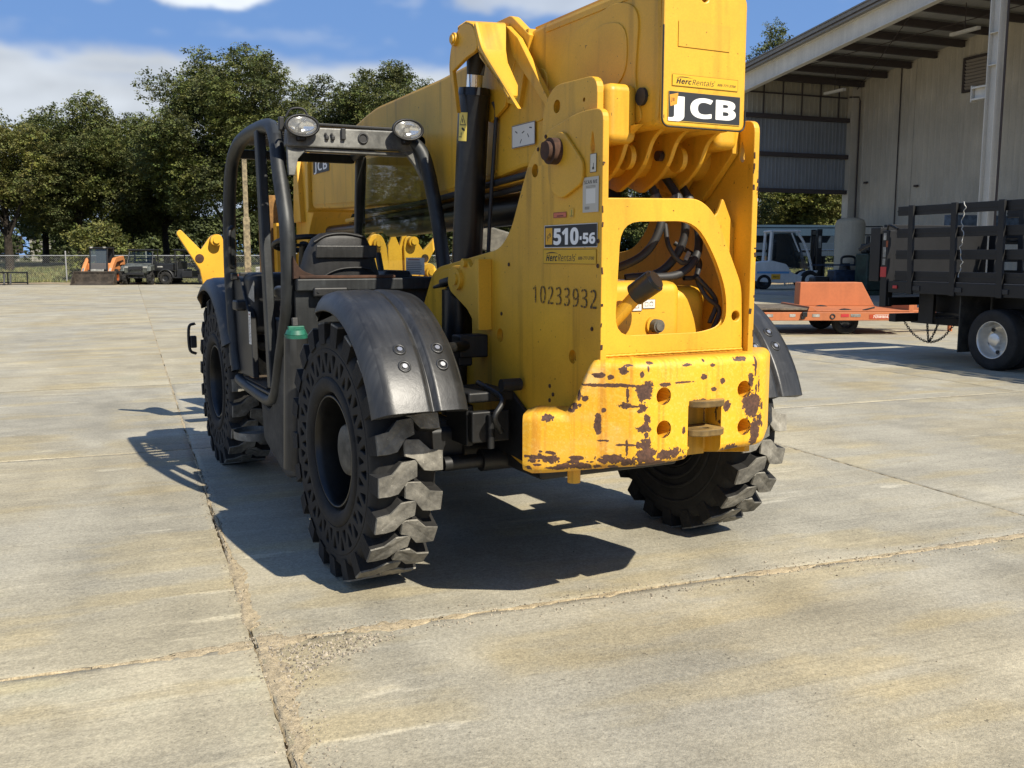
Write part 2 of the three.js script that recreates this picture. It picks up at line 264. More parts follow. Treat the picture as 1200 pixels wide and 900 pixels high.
// sand and crumbs gathered along the open joints
function drift(along, at, a0, a1, wide, side, hgt) {
  const n = Math.round((a1 - a0) / 0.03), pos = [], idx = [], uv = [], K = 9;
  for (let i = 0; i <= n; i++) {
    const a = lerp(a0, a1, i / n), w = Math.max(0.002, wide(a) * (0.25 + 1.5 * fbm(a * 5, at, 4, 0, 141)) * sstep(0.30, 0.48, fbm(a * 2.7, at + 3, 3, 0, 143))), off = side * w * 0.35 + (fbm(a * 2.2, at + 9, 3, 0, 147) - 0.5) * 0.03;
    for (let k = 0; k < K; k++) { const t = k / (K - 1) * 2 - 1, r = (vnoise(a * 40, k * 2.3 + at, 0, 151) - 0.5) * 0.010, h = hgt * (1 - t * t) * (0.4 + 1.2 * fbm(a * 9, t * 2 + at, 3, 0, 153)) - 0.004 + r * (Math.abs(t) < 0.99 ? 0.6 : 0) - (Math.abs(t) > 0.98 ? 0.01 : 0); const q = at + off + t * w + (vnoise(a * 30, k, 0, 157) - 0.5) * Math.min(0.02, w); along === 'x' ? pos.push(a, h, q) : pos.push(q, h, a); uv.push(a, q); }
  }
  for (let i = 0; i < n; i++) for (let k = 0; k < K - 1; k++) { const p = i * K + k; along === 'x' ? idx.push(p, p + 1, p + K, p + 1, p + K + 1, p + K) : idx.push(p, p + K, p + 1, p + 1, p + K, p + K + 1); }
  const g = new THREE.BufferGeometry(); g.setAttribute('position', new THREE.Float32BufferAttribute(pos, 3)); g.setAttribute('uv', new THREE.Float32BufferAttribute(uv, 2)); g.setIndex(idx); g.computeVertexNormals(); return g;
}
{
  const near = (a, c, s) => Math.exp(-((a - c) * (a - c)) / (s * s));
  const list = [
    drift('x', -3.95, 0.42, 9.5, a => 0.022 + 0.06 * near(a, 0.62, 0.4) + 0.03 * fbm(a * 1.3, 2, 3, 0, 161), 0.3, 0.009),
    drift('x', -3.95, -6, 0.40, a => 0.018 + 0.03 * near(a, 0.3, 0.25) + 0.02 * sstep(-0.3, -0.8, a), 0, 0.007),
    drift('z', 0.41, -3.9, -1.2, a => 0.024 + 0.05 * near(a, -3.4, 0.5), 2.4, 0.008),
    drift('z', 0.41, -7.5, -4.0, a => 0.016 + 0.035 * near(a, -4.2, 0.3) + 0.03 * near(a, -4.9, 0.25), 1.4, 0.008),
    drift('z', 0.41, -42, -7.5, a => 0.02, 0, 0.004),
    drift('z', 5.10, -30, -1, a => 0.012, 0, 0.003),
    drift('x', -8.35, -8, 9, a => 0.012, 0, 0.003)];
  const m = obj('joint_sand', list, sandMat, yard, true); stuff(m);
}
{ // grit and pebbles on the joints, scattered crumbs on the yard
  const g = new THREE.IcosahedronGeometry(1, 0), mat = std(C(0.40, 0.36, 0.29), 0.95), N = 3000, im = new THREE.InstancedMesh(g, mat, N), m4 = new THREE.Matrix4(), q = new THREE.Quaternion(), e = new THREE.Euler();
  for (let i = 0; i < N; i++) {
    let x, z, s; const t = rnd();
    if (t < 0.34) { x = 0.42 + Math.pow(rnd(), 1.4) * 6; z = -3.93 + (rnd() + rnd() + rnd() - 1.5) * 0.13; s = rr(0.0015, 0.006); }
    else if (t < 0.60) { z = -1.8 - Math.pow(rnd(), 0.9) * 2.4; x = 0.46 + (rnd() + rnd() - 0.9) * 0.12; s = rr(0.0015, 0.005); }
    else if (t < 0.72) { z = -4 - rnd() * 3.5; x = 0.41 + (rnd() + rnd() - 1) * 0.07; s = rr(0.0015, 0.005); }
    else if (t < 0.88) { const d = rnd() * 0.75; x = 0.46 + d * 0.55 + rr(-0.1, 0.1) * (0.3 + d); z = -3.90 + 0.02 + Math.abs(rr(-0.5, 0.5)) * (0.9 - d) ; s = rr(0.002, 0.0075); }
    else { x = rr(-3, 9); z = rr(-9, -2.4); s = rr(0.0015, 0.004); }
    e.set(rnd() * 6, rnd() * 6, rnd() * 6); q.setFromEuler(e); m4.compose(V(x, s * 0.4, z), q, V(s * rr(0.8, 1.5), s * 0.7, s * rr(0.8, 1.3))); im.setMatrixAt(i, m4); const k = rr(0.35, 1.05); im.setColorAt(i, C(k, k * 0.96, k * 0.90));
  }
  im.name = 'grit'; im.castShadow = im.receiveShadow = true; stuff(im); yard.add(im);
}
// lawn rising gently behind the yard, pale gravel verge at its edge
const grassTex = dataTex(1024, (u, v) => { const a = fbm(u * 12, v * 12, 6, 12, 171), b = vnoise(u * 400, v * 400, 400, 173), c = fbm(u * 5, v * 5, 4, 5, 177); const k = 0.6 + 0.5 * (a - 0.5) + 0.35 * (b - 0.5); const dry = sstep(0.4, 0.7, c); return [k * (0.80 + 0.22 * dry), k * (0.86 + 0.04 * dry), k * (0.50 + 0.12 * dry)]; }, { rep: 1 / 9 });
const lawnH = (x, z) => z > -56.5 ? -0.06 : 0.95 * sstep(-56.5, -84, z) + 0.10 * fbm(x * 0.1, z * 0.1, 3, 0, 181) * sstep(-57, -62, z);
{
  const g = new THREE.PlaneGeometry(460, 260, 115, 130); g.rotateX(-Math.PI / 2); g.translate(-10, 0, -185); const p = g.attributes.position; for (let i = 0; i < p.count; i++) p.setY(i, lawnH(p.getX(i), p.getZ(i)));
  g.computeVertexNormals(); struct(obj('lawn', [g], std(C(0.30, 0.30, 0.20), 1, 0, { map: grassTex, bumpMap: grainTex, bumpScale: 0.03 })));
  const v = new THREE.PlaneGeometry(150, 1.7, 300, 4); v.rotateX(-Math.PI / 2); const q = v.attributes.position; for (let i = 0; i < q.count; i++) { const x = q.getX(i), z = q.getZ(i); q.setXYZ(i, x - 20, 0.05 + 0.06 * fbm(x * 1.3, z * 2, 3, 0, 191) - Math.abs(z) * 0.07, -56.2 + z * (1 + 0.3 * fbm(x * 0.5, 3, 3, 0, 193))); }
  v.computeVertexNormals(); struct(obj('gravel_verge', [v], std(C(0.50, 0.44, 0.34), 1, 0, { map: sandTex, bumpMap: concBump, bumpScale: 0.02 })));
}
{ // blades of lawn grass near the fence
  const g = new THREE.BufferGeometry(); const ps = []; for (let k = 0; k < 7; k++) { const a = k * 2.4, x = Math.cos(a) * 0.06, z = Math.sin(a) * 0.06, dx = Math.cos(a + 1) * 0.02, dz = Math.sin(a + 1) * 0.02, h = 0.10 + 0.05 * (k % 3); ps.push(x - dx, 0, z - dz, x + dx, 0, z + dz, x * 2.1, h, z * 2.1); }
  g.setAttribute('position', new THREE.Float32BufferAttribute(ps, 3)); g.computeVertexNormals();
  const N = 9000, im = new THREE.InstancedMesh(g, std(C(0.16, 0.17, 0.075), 1), N), m4 = new THREE.Matrix4(), q = new THREE.Quaternion();
  for (let i = 0; i < N; i++) { const x = rr(-48, 30), z = -57.4 - Math.pow(rnd(), 1.5) * 16, s = rr(0.5, 1.5); q.setFromAxisAngle(V(0, 1, 0), rnd() * 6.28); m4.compose(V(x, lawnH(x, z) - 0.01, z), q, V(s * 1.3, s, s * 1.3)); im.setMatrixAt(i, m4); const k = rr(0.7, 1.4); im.setColorAt(i, C(k * rr(0.9, 1.2), k, k * 0.9)); }
  im.name = 'lawn_grass'; im.castShadow = im.receiveShadow = true; stuff(im); tag(im, 'rough green and straw coloured grass behind the chain link fence', 'grass'); scene.add(im);
}

// ---------------------------------------------------------------- telehandler (x right, y up, z towards its tail)
const TH = thing('telehandler', 'yellow telehandler with black open cab and chipped counterweight parked on the concrete', 'telehandler', [0.185, 0, -5.10], 27.5 * D2R);
const PX = -0.38, QX = 0.43;        // outer faces of the two tower plates

// --- tower plates
const towerPts = [[1.115, 0.72], [1.115, 2.185, 0.05], [0.93, 2.195, 0.12], [0.64, 2.14, 0.12], [0.497, 2.031, 0.05], [0.405, 1.876, 0], [0.315, 1.72, 0.1], [0.20, 1.635, 0.09], [-0.56, 1.54, 0.07], [-0.65, 1.50, 0.08], [-0.80, 1.30, 0.05], [-0.82, 0.72, 0.08], [0.10, 0.68, 0.05], [0.45, 0.60, 0.05]];
const tear = [[1.034, 2.11, 0.02], [1.056, 2.03, 0.02], [1.04, 2.005, 0.02], [1.018, 2.03, 0.02]];
const towerL = obj('tower_plate', [plateYZ(towerPts, PX, PX + 0.03, [circ(0.554, 1.981, 0.034), circ(0.202, 1.212, 0.038), circ(0.894, 1.17, 0.034), tear, [[-0.50, 0.80], [-0.50, 1.40, 0.12], [-0.42, 1.51, 0.1], [-0.14, 1.50, 0.05], [-0.10, 0.80]]])], M.yellow, TH);
obj('inner_plate', [plateYZ([[0.30, 0.74], [0.30, 1.50], [-0.50, 1.44, 0.1], [-0.80, 1.30, 0.05], [-0.82, 0.74]], -0.295, -0.275, [], 0.004)], M.yellow, TH);
const towerR = obj('tower_plate', [plateYZ(towerPts, QX - 0.03, QX, [tear, circ(0.554, 1.981, 0.034)])], M.yellow, TH);
obj('pivot_boss', [plateYZ([[0.80, 2.145, 0.07], [0.985, 1.985, 0.03], [0.985, 1.90, 0.06], [0.80, 1.835, 0.09], [0.70, 1.90, 0.06], [0.695, 2.06, 0.07]], PX - 0.016, PX - 0.001, [], 0.004)], M.yellow, towerL);
obj('pivot_pin', [rod([PX - 0.055, 2.045, 0.775], [PX - 0.008, 2.045, 0.775], 0.056), rod([PX - 0.075, 2.045, 0.775], [PX - 0.05, 2.045, 0.775], 0.04), rod([PX - 0.05, 2.075, 0.71], [PX - 0.005, 2.075, 0.71], 0.014)], M.rust, towerL);
for (const [z, y] of [[0.654, 2.12], [0.585, 2.072], [0.30, 1.56], [0.22, 1.32], [0.70, 1.02], [0.73, 0.985], [0.70, 0.955], [1.05, 1.30], [1.09, 1.66], [1.09, 1.56]]) obj('bolt_head', [rod([PX - 0.004, y, z], [PX + 0.004, y, z], 0.009, 0.009, 8)], M.rust, towerL);
obj('pivot_pin', [rod([QX - 0.006, 2.045, 0.775], [QX + 0.05, 2.045, 0.775], 0.056), rod([QX + 0.04, 2.045, 0.775], [QX + 0.07, 2.045, 0.775], 0.04)], M.rust, towerR);

for (const [T_, x0, n] of [[towerL, PX, 9], [towerR, QX - 0.03, 12]]) { const c = []; for (let i = 0; i < n; i++) { const y = rr(1.2, 2.1), h = rr(0.006, 0.03), w = rr(0.005, 0.014); c.push(rbox(w, h, 0.004, 0.002, x0 + (rnd() < 0.7 ? w / 2 : 0.03 - w / 2), y, 1.1145, 0, 0, rr(-0.3, 0.3))); } stuff(obj('edge_rust', c, M.rust, T_)); }
// stickers on the left tower plate
const onL = (z0, y0, z1, y1, x = PX - 0.003) => sheet([x, y1, z0], [x, y1, z1], [x, y0, z1], [x, y0, z0]);
const herc = (x, w, h) => {
  x.fillStyle = '#d3a51f'; x.fillRect(0, 0, w, h); x.strokeStyle = '#33280a'; x.lineWidth = 3; x.strokeRect(3, 3, w - 6, h - 6);
  x.fillStyle = '#15120c'; x.beginPath(); x.moveTo(w * 0.05, h * 0.34); x.quadraticCurveTo(w * 0.14, h * 0.05, w * 0.31, h * 0.30); x.quadraticCurveTo(w * 0.15, h * 0.20, w * 0.05, h * 0.34); x.fill();
  fit(x, 'Herc', w * 0.05, h * 0.80, w * 0.225, h * 0.44, 'italic bold', 3); fit(x, 'Rentals', w * 0.285, h * 0.80, w * 0.335, h * 0.46, 'italic'); fit(x, '®', w * 0.625, h * 0.42, w * 0.018, h * 0.12); fit(x, '888-777-3700', w * 0.675, h * 0.70, w * 0.285, h * 0.21, 'italic bold');
};
const jcbMark = (x, X, Y, s) => { x.fillStyle = '#e0a419'; x.fillRect(X, Y, s, s * 1.25); x.save(); x.translate(X + s / 2, Y + s * 0.62); x.rotate(-0.5); x.fillStyle = '#1b1a18'; x.font = `bold ${s * 0.42}px sans-serif`; x.textAlign = 'center'; x.fillText('JCB', 0, s * 0.15, s * 0.8); x.restore(); };
obj('model_sticker', [onL(0.648, 1.636, 1.086, 1.734)], print(880, 200, (x, w, h) => { x.fillStyle = '#cfcdc6'; x.fillRect(0, 0, w, h); x.fillStyle = '#1c1d1e'; x.fillRect(6, 6, w - 12, h - 12); jcbMark(x, 22, 24, 118); x.fillStyle = '#ebeae4'; fit(x, '510', 158, 170, 430, 138, 'bold', 5); x.fillRect(604, 106, 30, 30); fit(x, '56', 648, 168, 200, 88, 'bold', 5); }), towerL, true);
obj('hire_sticker', [onL(0.638, 1.566, 1.079, 1.629)], print(900, 140, herc), towerL, true);
obj('scan_sticker', [onL(0.97, 1.778, 1.092, 1.92)], print(300, 480, (x, w, h) => { x.fillStyle = '#b9b3a3'; x.fillRect(0, 0, w, h); x.fillStyle = '#1d1c1a'; fit(x, 'SCAN ME', 26, 90, 248, 48); x.fillStyle = '#6d665a'; for (const y of [118, 136]) x.fillRect(60, y, 180, 7); x.fillStyle = '#d6d2c6'; x.fillRect(62, 160, 176, 200); x.fillStyle = '#8c867a'; x.fillRect(40, 400, 90, 40); }), towerL, true);
obj('small_sticker', [onL(0.727, 1.764, 0.838, 1.788)], print(220, 60, (x, w, h) => { x.fillStyle = '#c4694a'; x.fillRect(0, 0, w, h); x.strokeStyle = '#7c2d1c'; x.lineWidth = 6; x.strokeRect(4, 4, w - 8, h - 8); x.fillStyle = '#5a1c12'; x.fillRect(60, 34, 110, 12); }), towerL, true);
obj('small_sticker', [onL(0.862, 1.762, 0.898, 1.80)], print(60, 80, (x, w, h) => { x.fillStyle = '#cfa338'; x.fillRect(0, 0, w, h); x.fillStyle = '#3a7a34'; x.fillRect(28, 14, 9, 46); x.fillStyle = '#2e2a16'; x.fillRect(14, 64, 36, 6); }), towerL, true);
obj('small_sticker', [onL(1.023, 1.937, 1.072, 2.012)], print(90, 180, (x, w, h) => { x.fillStyle = '#25241f'; x.fillRect(0, 0, w, h); x.fillStyle = '#c9c3ae'; x.fillRect(5, 5, w - 10, h - 10); x.fillStyle = '#232018'; x.beginPath(); x.arc(46, 140, 14, 0, 7); x.fill(); x.fillRect(46, 90, 8, 46); }), towerL, true);
obj('fleet_number', [onL(0.523, 1.372, 1.109, 1.478)], (() => {
  const c = document.createElement('canvas'); c.width = 1024; c.height = 192; const x = c.getContext('2d'); x.fillStyle = '#000'; x.fillRect(0, 0, 1024, 192); x.fillStyle = '#fff'; x.font = '196px sans-serif';
  '10233932'.split('').forEach((ch, i) => { x.save(); x.translate(20 + i * 124, 160 + i * 1.5); x.scale(0.95, 1); x.fillText(ch, 0, 0); x.restore(); });
  x.fillStyle = '#000'; for (let i = 0; i < 8; i++) x.fillRect(56 + i * 124, 0, 9, 192);
  for (let i = 0; i < 700; i++) { const k = i / 700; x.globalAlpha = 0.9; x.fillRect(rnd() * 1024 * (0.35 + 0.65 * Math.sqrt(rnd())), rnd() * 192, rr(2, 12) * (0.4 + k), rr(2, 14)); }
  const t = new THREE.CanvasTexture(c); return std(C(0.075, 0.05, 0.022), 0.8, 0, { alphaMap: t, transparent: true });
})(), towerL, true);

// --- rear frame between the tower plates
obj('rear_frame', [plateXY([[PX + 0.031, 1.19], [PX + 0.031, 1.835, 0.01], [0.13, 1.845, 0.06], [0.205, 1.80, 0.05], [0.255, 1.73, 0.05], [0.385, 1.47, 0.05], [0.399, 1.19]], 1.055, 1.08, [[[-0.27, 1.745, 0.1], [0.12, 1.755, 0.16], [0.235, 1.60, 0.1], [0.305, 1.44, 0.1], [0.305, 1.29, 0.12], [0.17, 1.262, 0.05], [-0.295, 1.262, 0.10]], circ(0.355, 1.335, 0.022)], 0.005),
  plateXY([[0.20, 1.795], [0.39, 1.475], [0.399, 1.19], [0.40, 1.72], [0.33, 1.86, 0.02], [0.29, 1.76, 0.05]], 0.985, 1.0, [], 0.003), span(PX + 0.031, 0.399, 1.155, 1.188, 0.72, 1.085)], M.yellow, TH);
obj('weld_bead', [tube(Array.from({ length: 40 }, (_, i) => [PX + 0.034 + 0.0015 * (i % 2), 1.2 + i * 0.0158, 1.082]), 0.005, 120, 6)], M.yellow, TH);
obj('weld_bead', [tube(Array.from({ length: 50 }, (_, i) => [PX + 0.04 + i * 0.0149, 1.187 + 0.0012 * (i % 2), 1.084]), 0.006, 150, 6)], M.yellow, TH);
// tank seen through the frame, with filler neck, plug and print
const tank = obj('hydraulic_tank', [rbox(0.44, 0.36, 0.40, 0.05, -0.10, 1.312, 0.80), rbox(0.22, 0.33, 0.36, 0.06, 0.22, 1.30, 0.74), span(PX + 0.03, QX - 0.03, 0.70, 1.155, -0.70, 0.70)], M.yellow, TH);
obj('filler_neck', [rod([-0.265, 1.325, 1.03], [-0.185, 1.46, 1.12], 0.030)], M.yellow, tank);
obj('filler_cap', [rod([-0.200, 1.440, 1.095], [-0.160, 1.500, 1.175], 0.048, 0.05, 28), rod([-0.160, 1.500, 1.175], [-0.156, 1.506, 1.183], 0.043, 0.040, 28)], M.blackGloss, tank);
obj('plug', [rod([-0.035, 1.30, 1.0], [-0.035, 1.30, 1.045], 0.03, 0.028, 24), rod([-0.035, 1.30, 1.04], [-0.035, 1.30, 1.052], 0.024, 0.02, 24)], M.hub, tank);
obj('plug_collar', [rod([-0.035, 1.30, 0.998], [-0.035, 1.30, 1.012], 0.043, 0.041, 28)], M.yellow, tank);
obj('tank_sticker', [sheet([-0.185, 1.415, 1.004], [-0.10, 1.415, 1.004], [-0.10, 1.365, 1.004], [-0.185, 1.365, 1.004]), sheet([-0.095, 1.415, 1.004], [-0.03, 1.415, 1.004], [-0.03, 1.375, 1.004], [-0.095, 1.375, 1.004])], print(200, 120, (x, w, h) => { x.fillStyle = '#55524a'; x.fillRect(0, 0, w, h); x.fillStyle = '#d9d5c8'; x.fillRect(6, 6, w - 12, h - 12); x.strokeStyle = '#39362e'; x.lineWidth = 7; x.strokeRect(34, 44, 50, 44); x.strokeRect(112, 44, 50, 44); x.beginPath(); x.moveTo(120, 40); x.quadraticCurveTo(140, 14, 156, 40); x.stroke(); }), tank, true);
const hoses = [
  [[0.05, 2.0, 0.75], [0.10, 1.80, 0.86], [0.03, 1.62, 0.85], [-0.12, 1.53, 0.75], [-0.2, 1.48, 0.5]],
  [[0.16, 2.0, 0.75], [0.20, 1.82, 0.88], [0.19, 1.66, 0.90], [0.10, 1.53, 0.86], [-0.05, 1.50, 0.8]],
  [[0.26, 2.0, 0.72], [0.29, 1.80, 0.85], [0.26, 1.62, 0.92], [0.15, 1.52, 0.93], [-0.02, 1.505, 0.9]],
  [[0.22, 1.66, 0.8], [0.30, 1.58, 0.88], [0.26, 1.50, 0.92], [0.28, 1.42, 0.96], [0.335, 1.36, 0.99], [0.30, 1.27, 0.99]],
  [[0.12, 1.74, 0.86], [0.10, 1.64, 0.92], [0.16, 1.57, 0.94], [0.27, 1.60, 0.90], [0.27, 1.51, 0.9], [0.2, 1.5, 0.9]],
  [[0.24, 1.51, 0.94], [0.33, 1.40, 0.97], [0.29, 1.30, 0.98]]];
hoses.forEach((p, i) => obj('hose', [tube(p, i < 3 ? 0.019 : 0.011, 40, 10)], M.hose, TH));
for (const [x, z] of [[0.10, 0.855], [0.195, 0.875], [0.285, 0.85]]) obj('hose_end', [rod([x - 0.012, 1.87, z - 0.03], [x, 1.79, z], 0.024)], M.wornSteel, TH);
obj('return_hose', [tube([[-0.30, 1.42, 0.9], [-0.29, 1.50, 0.88], [-0.24, 1.55, 0.82], [-0.19, 1.50, 0.75]], 0.032, 30, 12)], M.wornSteel, TH);
obj('hose_tag', [rbox(0.02, 0.045, 0.012, 0.004, 0.19, 1.60, 0.935, 0, 0, -0.5)], M.white, TH);

// --- counterweight: one heavy casting with angled cheeks, bored holes and a tow pocket
const chips = [[-0.381,0.935,0.021,0.014],[-0.174,1.117,0.024,0.009],[-0.123,1.11,0.014,0.007],[-0.075,1.14,0.017,0.014],[-0.053,1.159,0.014,0.004],[-0.118,1.076,0.124,0.005],[-0.055,1.035,0.005,0.032],[-0.068,0.994,0.024,0.012],[-0.026,0.99,0.028,0.003],[-0.226,1.018,0.014,0.014],[-0.175,0.915,0.014,0.039],[-0.156,0.846,0.021,0.004],[-0.055,0.827,0.005,0.036],[-0.051,0.83,0.049,0.003],[-0.411,0.768,0.079,0.008],[-0.372,0.758,0.032,0.014],[-0.26,0.769,0.025,0.007],[-0.236,0.735,0.064,0.011],[-0.117,0.768,0.063,0.018],[-0.041,0.759,0.038,0.018],[-0.343,0.725,0.043,0.007],[-0.463,0.721,0.014,0.007],[-0.253,1.03,0.005,0.018],[-0.27,0.987,0.011,0.011],[-0.291,0.969,0.014,0.007],[-0.249,0.991,0.007,0.007],[-0.151,0.972,0.007,0.007],[0.029,1.066,0.026,0.025],[0.005,1.029,0.017,0.018],[0.01,0.99,0.017,0.018],[0.028,0.937,0.013,0.021],[0.016,0.897,0.026,0.014],[0.024,0.83,0.021,0.025],[0.031,0.791,0.052,0.018],[0.115,1.075,0.025,0.007],[0.315,1.095,0.014,0.009],[0.413,1.072,0.012,0.011],[0.301,0.991,0.054,0.009],[0.443,0.962,0.018,0.022],[0.51,1.161,0.038,0.008],[0.571,1.069,0.014,0.03],[0.582,0.957,0.048,0.057],[0.602,0.837,0.025,0.065],[0.476,0.77,0.048,0.019],[0.013,1.046,0.03,0.036],[0.135,0.783,0.062,0.022],[0.019,0.77,0.051,0.022],[0.595,1.123,0.005,0.045],[0.618,1.04,0.005,0.038],[0.206,1.079,0.044,0.002],[0.331,0.794,0.065,0.034],[0.062,0.743,0.088,0.011],[0.629,0.895,0.019,0.03],[0.369,1.04,0.013,0.007],[0.216,0.873,0.007,0.014]];
for (let i = 0; i < 46; i++) { const t = rnd(); if (t < 0.45) chips.push([rr(-0.5, 0.25), 0.735 + Math.pow(rnd(), 2) * 0.06, rr(0.004, 0.022), rr(0.003, 0.008)]); else if (t < 0.7) chips.push([rr(-0.03, 0.04), rr(0.76, 1.15), rr(0.003, 0.012), rr(0.004, 0.014)]); else if (t < 0.88) chips.push([rr(0.56, 0.66), rr(0.80, 1.14), rr(0.003, 0.012), rr(0.004, 0.018)]); else chips.push([rr(-0.2, 0.6), rr(1.10, 1.17), rr(0.004, 0.02), rr(0.003, 0.007)]); }
const cwTex = dataTex(1536, (u, v) => {                     // u: -0.75..1.05 m along the face, v: 0.64..1.24 m up
  const s = -0.75 + 1.8 * u, y = 0.64 + 0.6 * v; let c = 0;
  const e1 = fbm(s * 45, y * 45, 4, 0, 201) - 0.5, e2 = fbm(s * 140, y * 140, 3, 0, 205) - 0.5;
  for (const k of chips) { const a = (s - k[0]) / (k[2] + 0.002), b = (y - k[1]) / (k[3] + 0.002); if (a * a + b * b < 6) { const q = 1.1 - Math.hypot(a, b) * (1 + e1 * 0.5) + e1 * 1.5 + e2 * 0.9; if (q > c) c = q; } }
  let halo = sstep(-0.15, 0.15, c); c = sstep(0.10, 0.16, c);
  const cl = fbm(s * 4, y * 6, 5, 0, 211), run = sstep(0.52, 0.8, fbm(s * 46, y * 2.2, 3, 0, 213)), spk = vnoise(s * 210, y * 210, 0, 217) > 0.965 && vnoise(s * 30, y * 30, 0, 219) > 0.55;
  const fade = sstep(0.45, 0.75, fbm(s * 5 + 9, y * 9, 4, 0, 221)) * (s < 0.02 ? 0.55 : 0.2), wh = sstep(0.66, 0.74, fbm(s * 16, y * 30, 4, 0, 223)) * 0.7;
  let r = 0.905 + 0.05 * (cl - 0.5), g = 0.672 + 0.06 * (cl - 0.5), b = 0.14;
  r = lerp(r, 0.93, fade); g = lerp(g, 0.70, fade); b = lerp(b, 0.36, fade); r = lerp(r, 0.93, wh * fade); g = lerp(g, 0.83, wh * fade); b = lerp(b, 0.64, wh * fade);
  r -= 0.09 * run; g -= 0.10 * run; b -= 0.01 * run;
  if (spk) { r *= 0.5; g *= 0.42; b *= 0.6; }
  if (halo > 0 && e2 > 0.12) { r = lerp(r, 0.93, 0.4 * halo); g = lerp(g, 0.84, 0.4 * halo); b = lerp(b, 0.60, 0.4 * halo); }
  const n = 0.85 + 0.5 * (e2 + e1 * 0.5); return [lerp(r, 0.375 * n, c), lerp(g, 0.26 * n, c), lerp(b, 0.20 * n, c)];
}, { M: 512 });
cwTex.wrapS = cwTex.wrapT = THREE.ClampToEdgeWrapping; cwTex.repeat.set(1 / 1.8, 1 / 0.6); cwTex.offset.set(0.75 / 1.8, -0.64 / 0.6);
const cwMat = new THREE.MeshPhysicalMaterial({ color: C(0.96, 0.96, 0.96), map: cwTex, roughness: 0.5, bumpMap: grainTex, bumpScale: 0.0015, side: THREE.DoubleSide });
{
  const plan = round([[-0.655, 0.948], [-0.26, 1.24, 0.06], [0.395, 1.24, 0.06], [0.64, 1.0]], 8);
  const P = []; for (let i = 0; i < plan.length - 1; i++) { const a = plan[i], b = plan[i + 1], L = Math.hypot(b[0] - a[0], b[1] - a[1]), n = Math.max(1, Math.round(L / 0.02)); for (let k = 0; k < n; k++) P.push([lerp(a[0], b[0], k / n), lerp(a[1], b[1], k / n)]); } P.push(plan[plan.length - 1]);
  let acc = 0; const S = P.map((p, i) => { if (i) acc += Math.hypot(p[0] - P[i - 1][0], p[1] - P[i - 1][1]); return acc; });
  let s0 = 0, best = 9; P.forEach((p, i) => { const d = Math.hypot(p[0] + 0.26, p[1] - 1.24); if (d < best) { best = d; s0 = S[i]; } });
  const R = P.map((p, i) => {
    const a = P[Math.max(0, i - 1)], b = P[Math.min(P.length - 1, i + 1)], L = Math.hypot(b[0] - a[0], b[1] - a[1]), nx = (b[1] - a[1]) / L, nz = -(b[0] - a[0]) / L;   // inwards
    const s = S[i] - s0, left = s < 0.3;
    const yt = left ? lerp(0.955, 1.178, sstep(-0.315, -0.185, s)) : 1.178, yb = lerp(0.690, 0.735, sstep(-0.5, 0.02, s)) + 0.035 * sstep(0.05, 0.6, s);
    const sh = Math.min(1, Math.min(i, P.length - 1 - i) / 2), T = 0.20, r = 0.038, ring = [];
    const ad = (d, y) => { const yy = lerp((yt + yb) / 2 + (y - (yt + yb) / 2) * 0.9, y, sh), dd = lerp(T / 2 + (d - T / 2) * 0.85, d, sh); ring.push([p[0] + nx * dd, yy, p[1] + nz * dd, s, yy]); };
    for (let k = 0; k <= 5; k++) { const t = k / 5 * Math.PI / 2; ad(r - r * Math.sin(t), yb + r - r * Math.cos(t)); }
    for (let k = 1; k < 8; k++) ad(0, lerp(yb + r, yt - r, k / 8));
    for (let k = 0; k <= 5; k++) { const t = k / 5 * Math.PI / 2; ad(r - r * Math.cos(t), yt - r + r * Math.sin(t)); }
    ad(T, yt); ad(T, yb); return ring;
  });
  let g = rings(R); 
  const ev = new Evaluator(); ev.attributes = ['position', 'normal', 'uv']; ev.useGroups = false;
  let br = new Brush(g); br.updateMatrixWorld();
  const cut = q => { const b = new Brush(q); b.updateMatrixWorld(); br = ev.evaluate(br, b, SUBTRACTION); };
  for (const [x, y] of [[-0.149, 1.028], [-0.145, 0.889], [0.277, 1.03], [0.283, 0.865]]) cut(rod([x, y, 0.95], [x, y, 1.32], 0.037, 0.037, 24));
  cut(span(-0.022, 0.155, 0.60, 0.985, 1.13, 1.32, 0.012));
  
  g = br.geometry; g.deleteAttribute('tangent');
  const cw = obj('counterweight', [g, (() => { const q = plateXZ([[-0.36, 0.62], [-0.36, 0.98], [-0.22, 1.03], [0.39, 1.03], [0.42, 0.98], [0.42, 0.62]], 0.80, 1.152, [], 0.004); q.attributes.uv.array.forEach((v, i, a) => { a[i] = i % 2 ? 1.12 : 0.22; }); return q; })()], cwMat, TH, true);
  const lug = y => { const q = plateXZ([[-0.02, 1.13], [-0.02, 1.25, 0.02], [0.03, 1.285, 0.02], [0.13, 1.285, 0.03], [0.165, 1.25, 0.02], [0.165, 1.13]], y - 0.014, y + 0.014, [circ(0.075, 1.225, 0.022)], 0.004); return q; };
  const lugMat = std(C(0.50, 0.32, 0.10), 0.7, 0, { map: dustTex }); obj('tow_lug', [lug(0.985)], lugMat, cw); obj('tow_lug', [lug(0.862)], lugMat, cw);
  obj('tow_pocket', [span(-0.02, 0.153, 0.74, 0.98, 1.122, 1.131), span(-0.02, -0.012, 0.76, 0.98, 1.13, 1.225)], M.yellow, cw);
  obj('drain_peg', [rod([-0.42, 0.64, 0.98], [-0.42, 0.72, 0.98], 0.028)], M.yellow, cw);
}

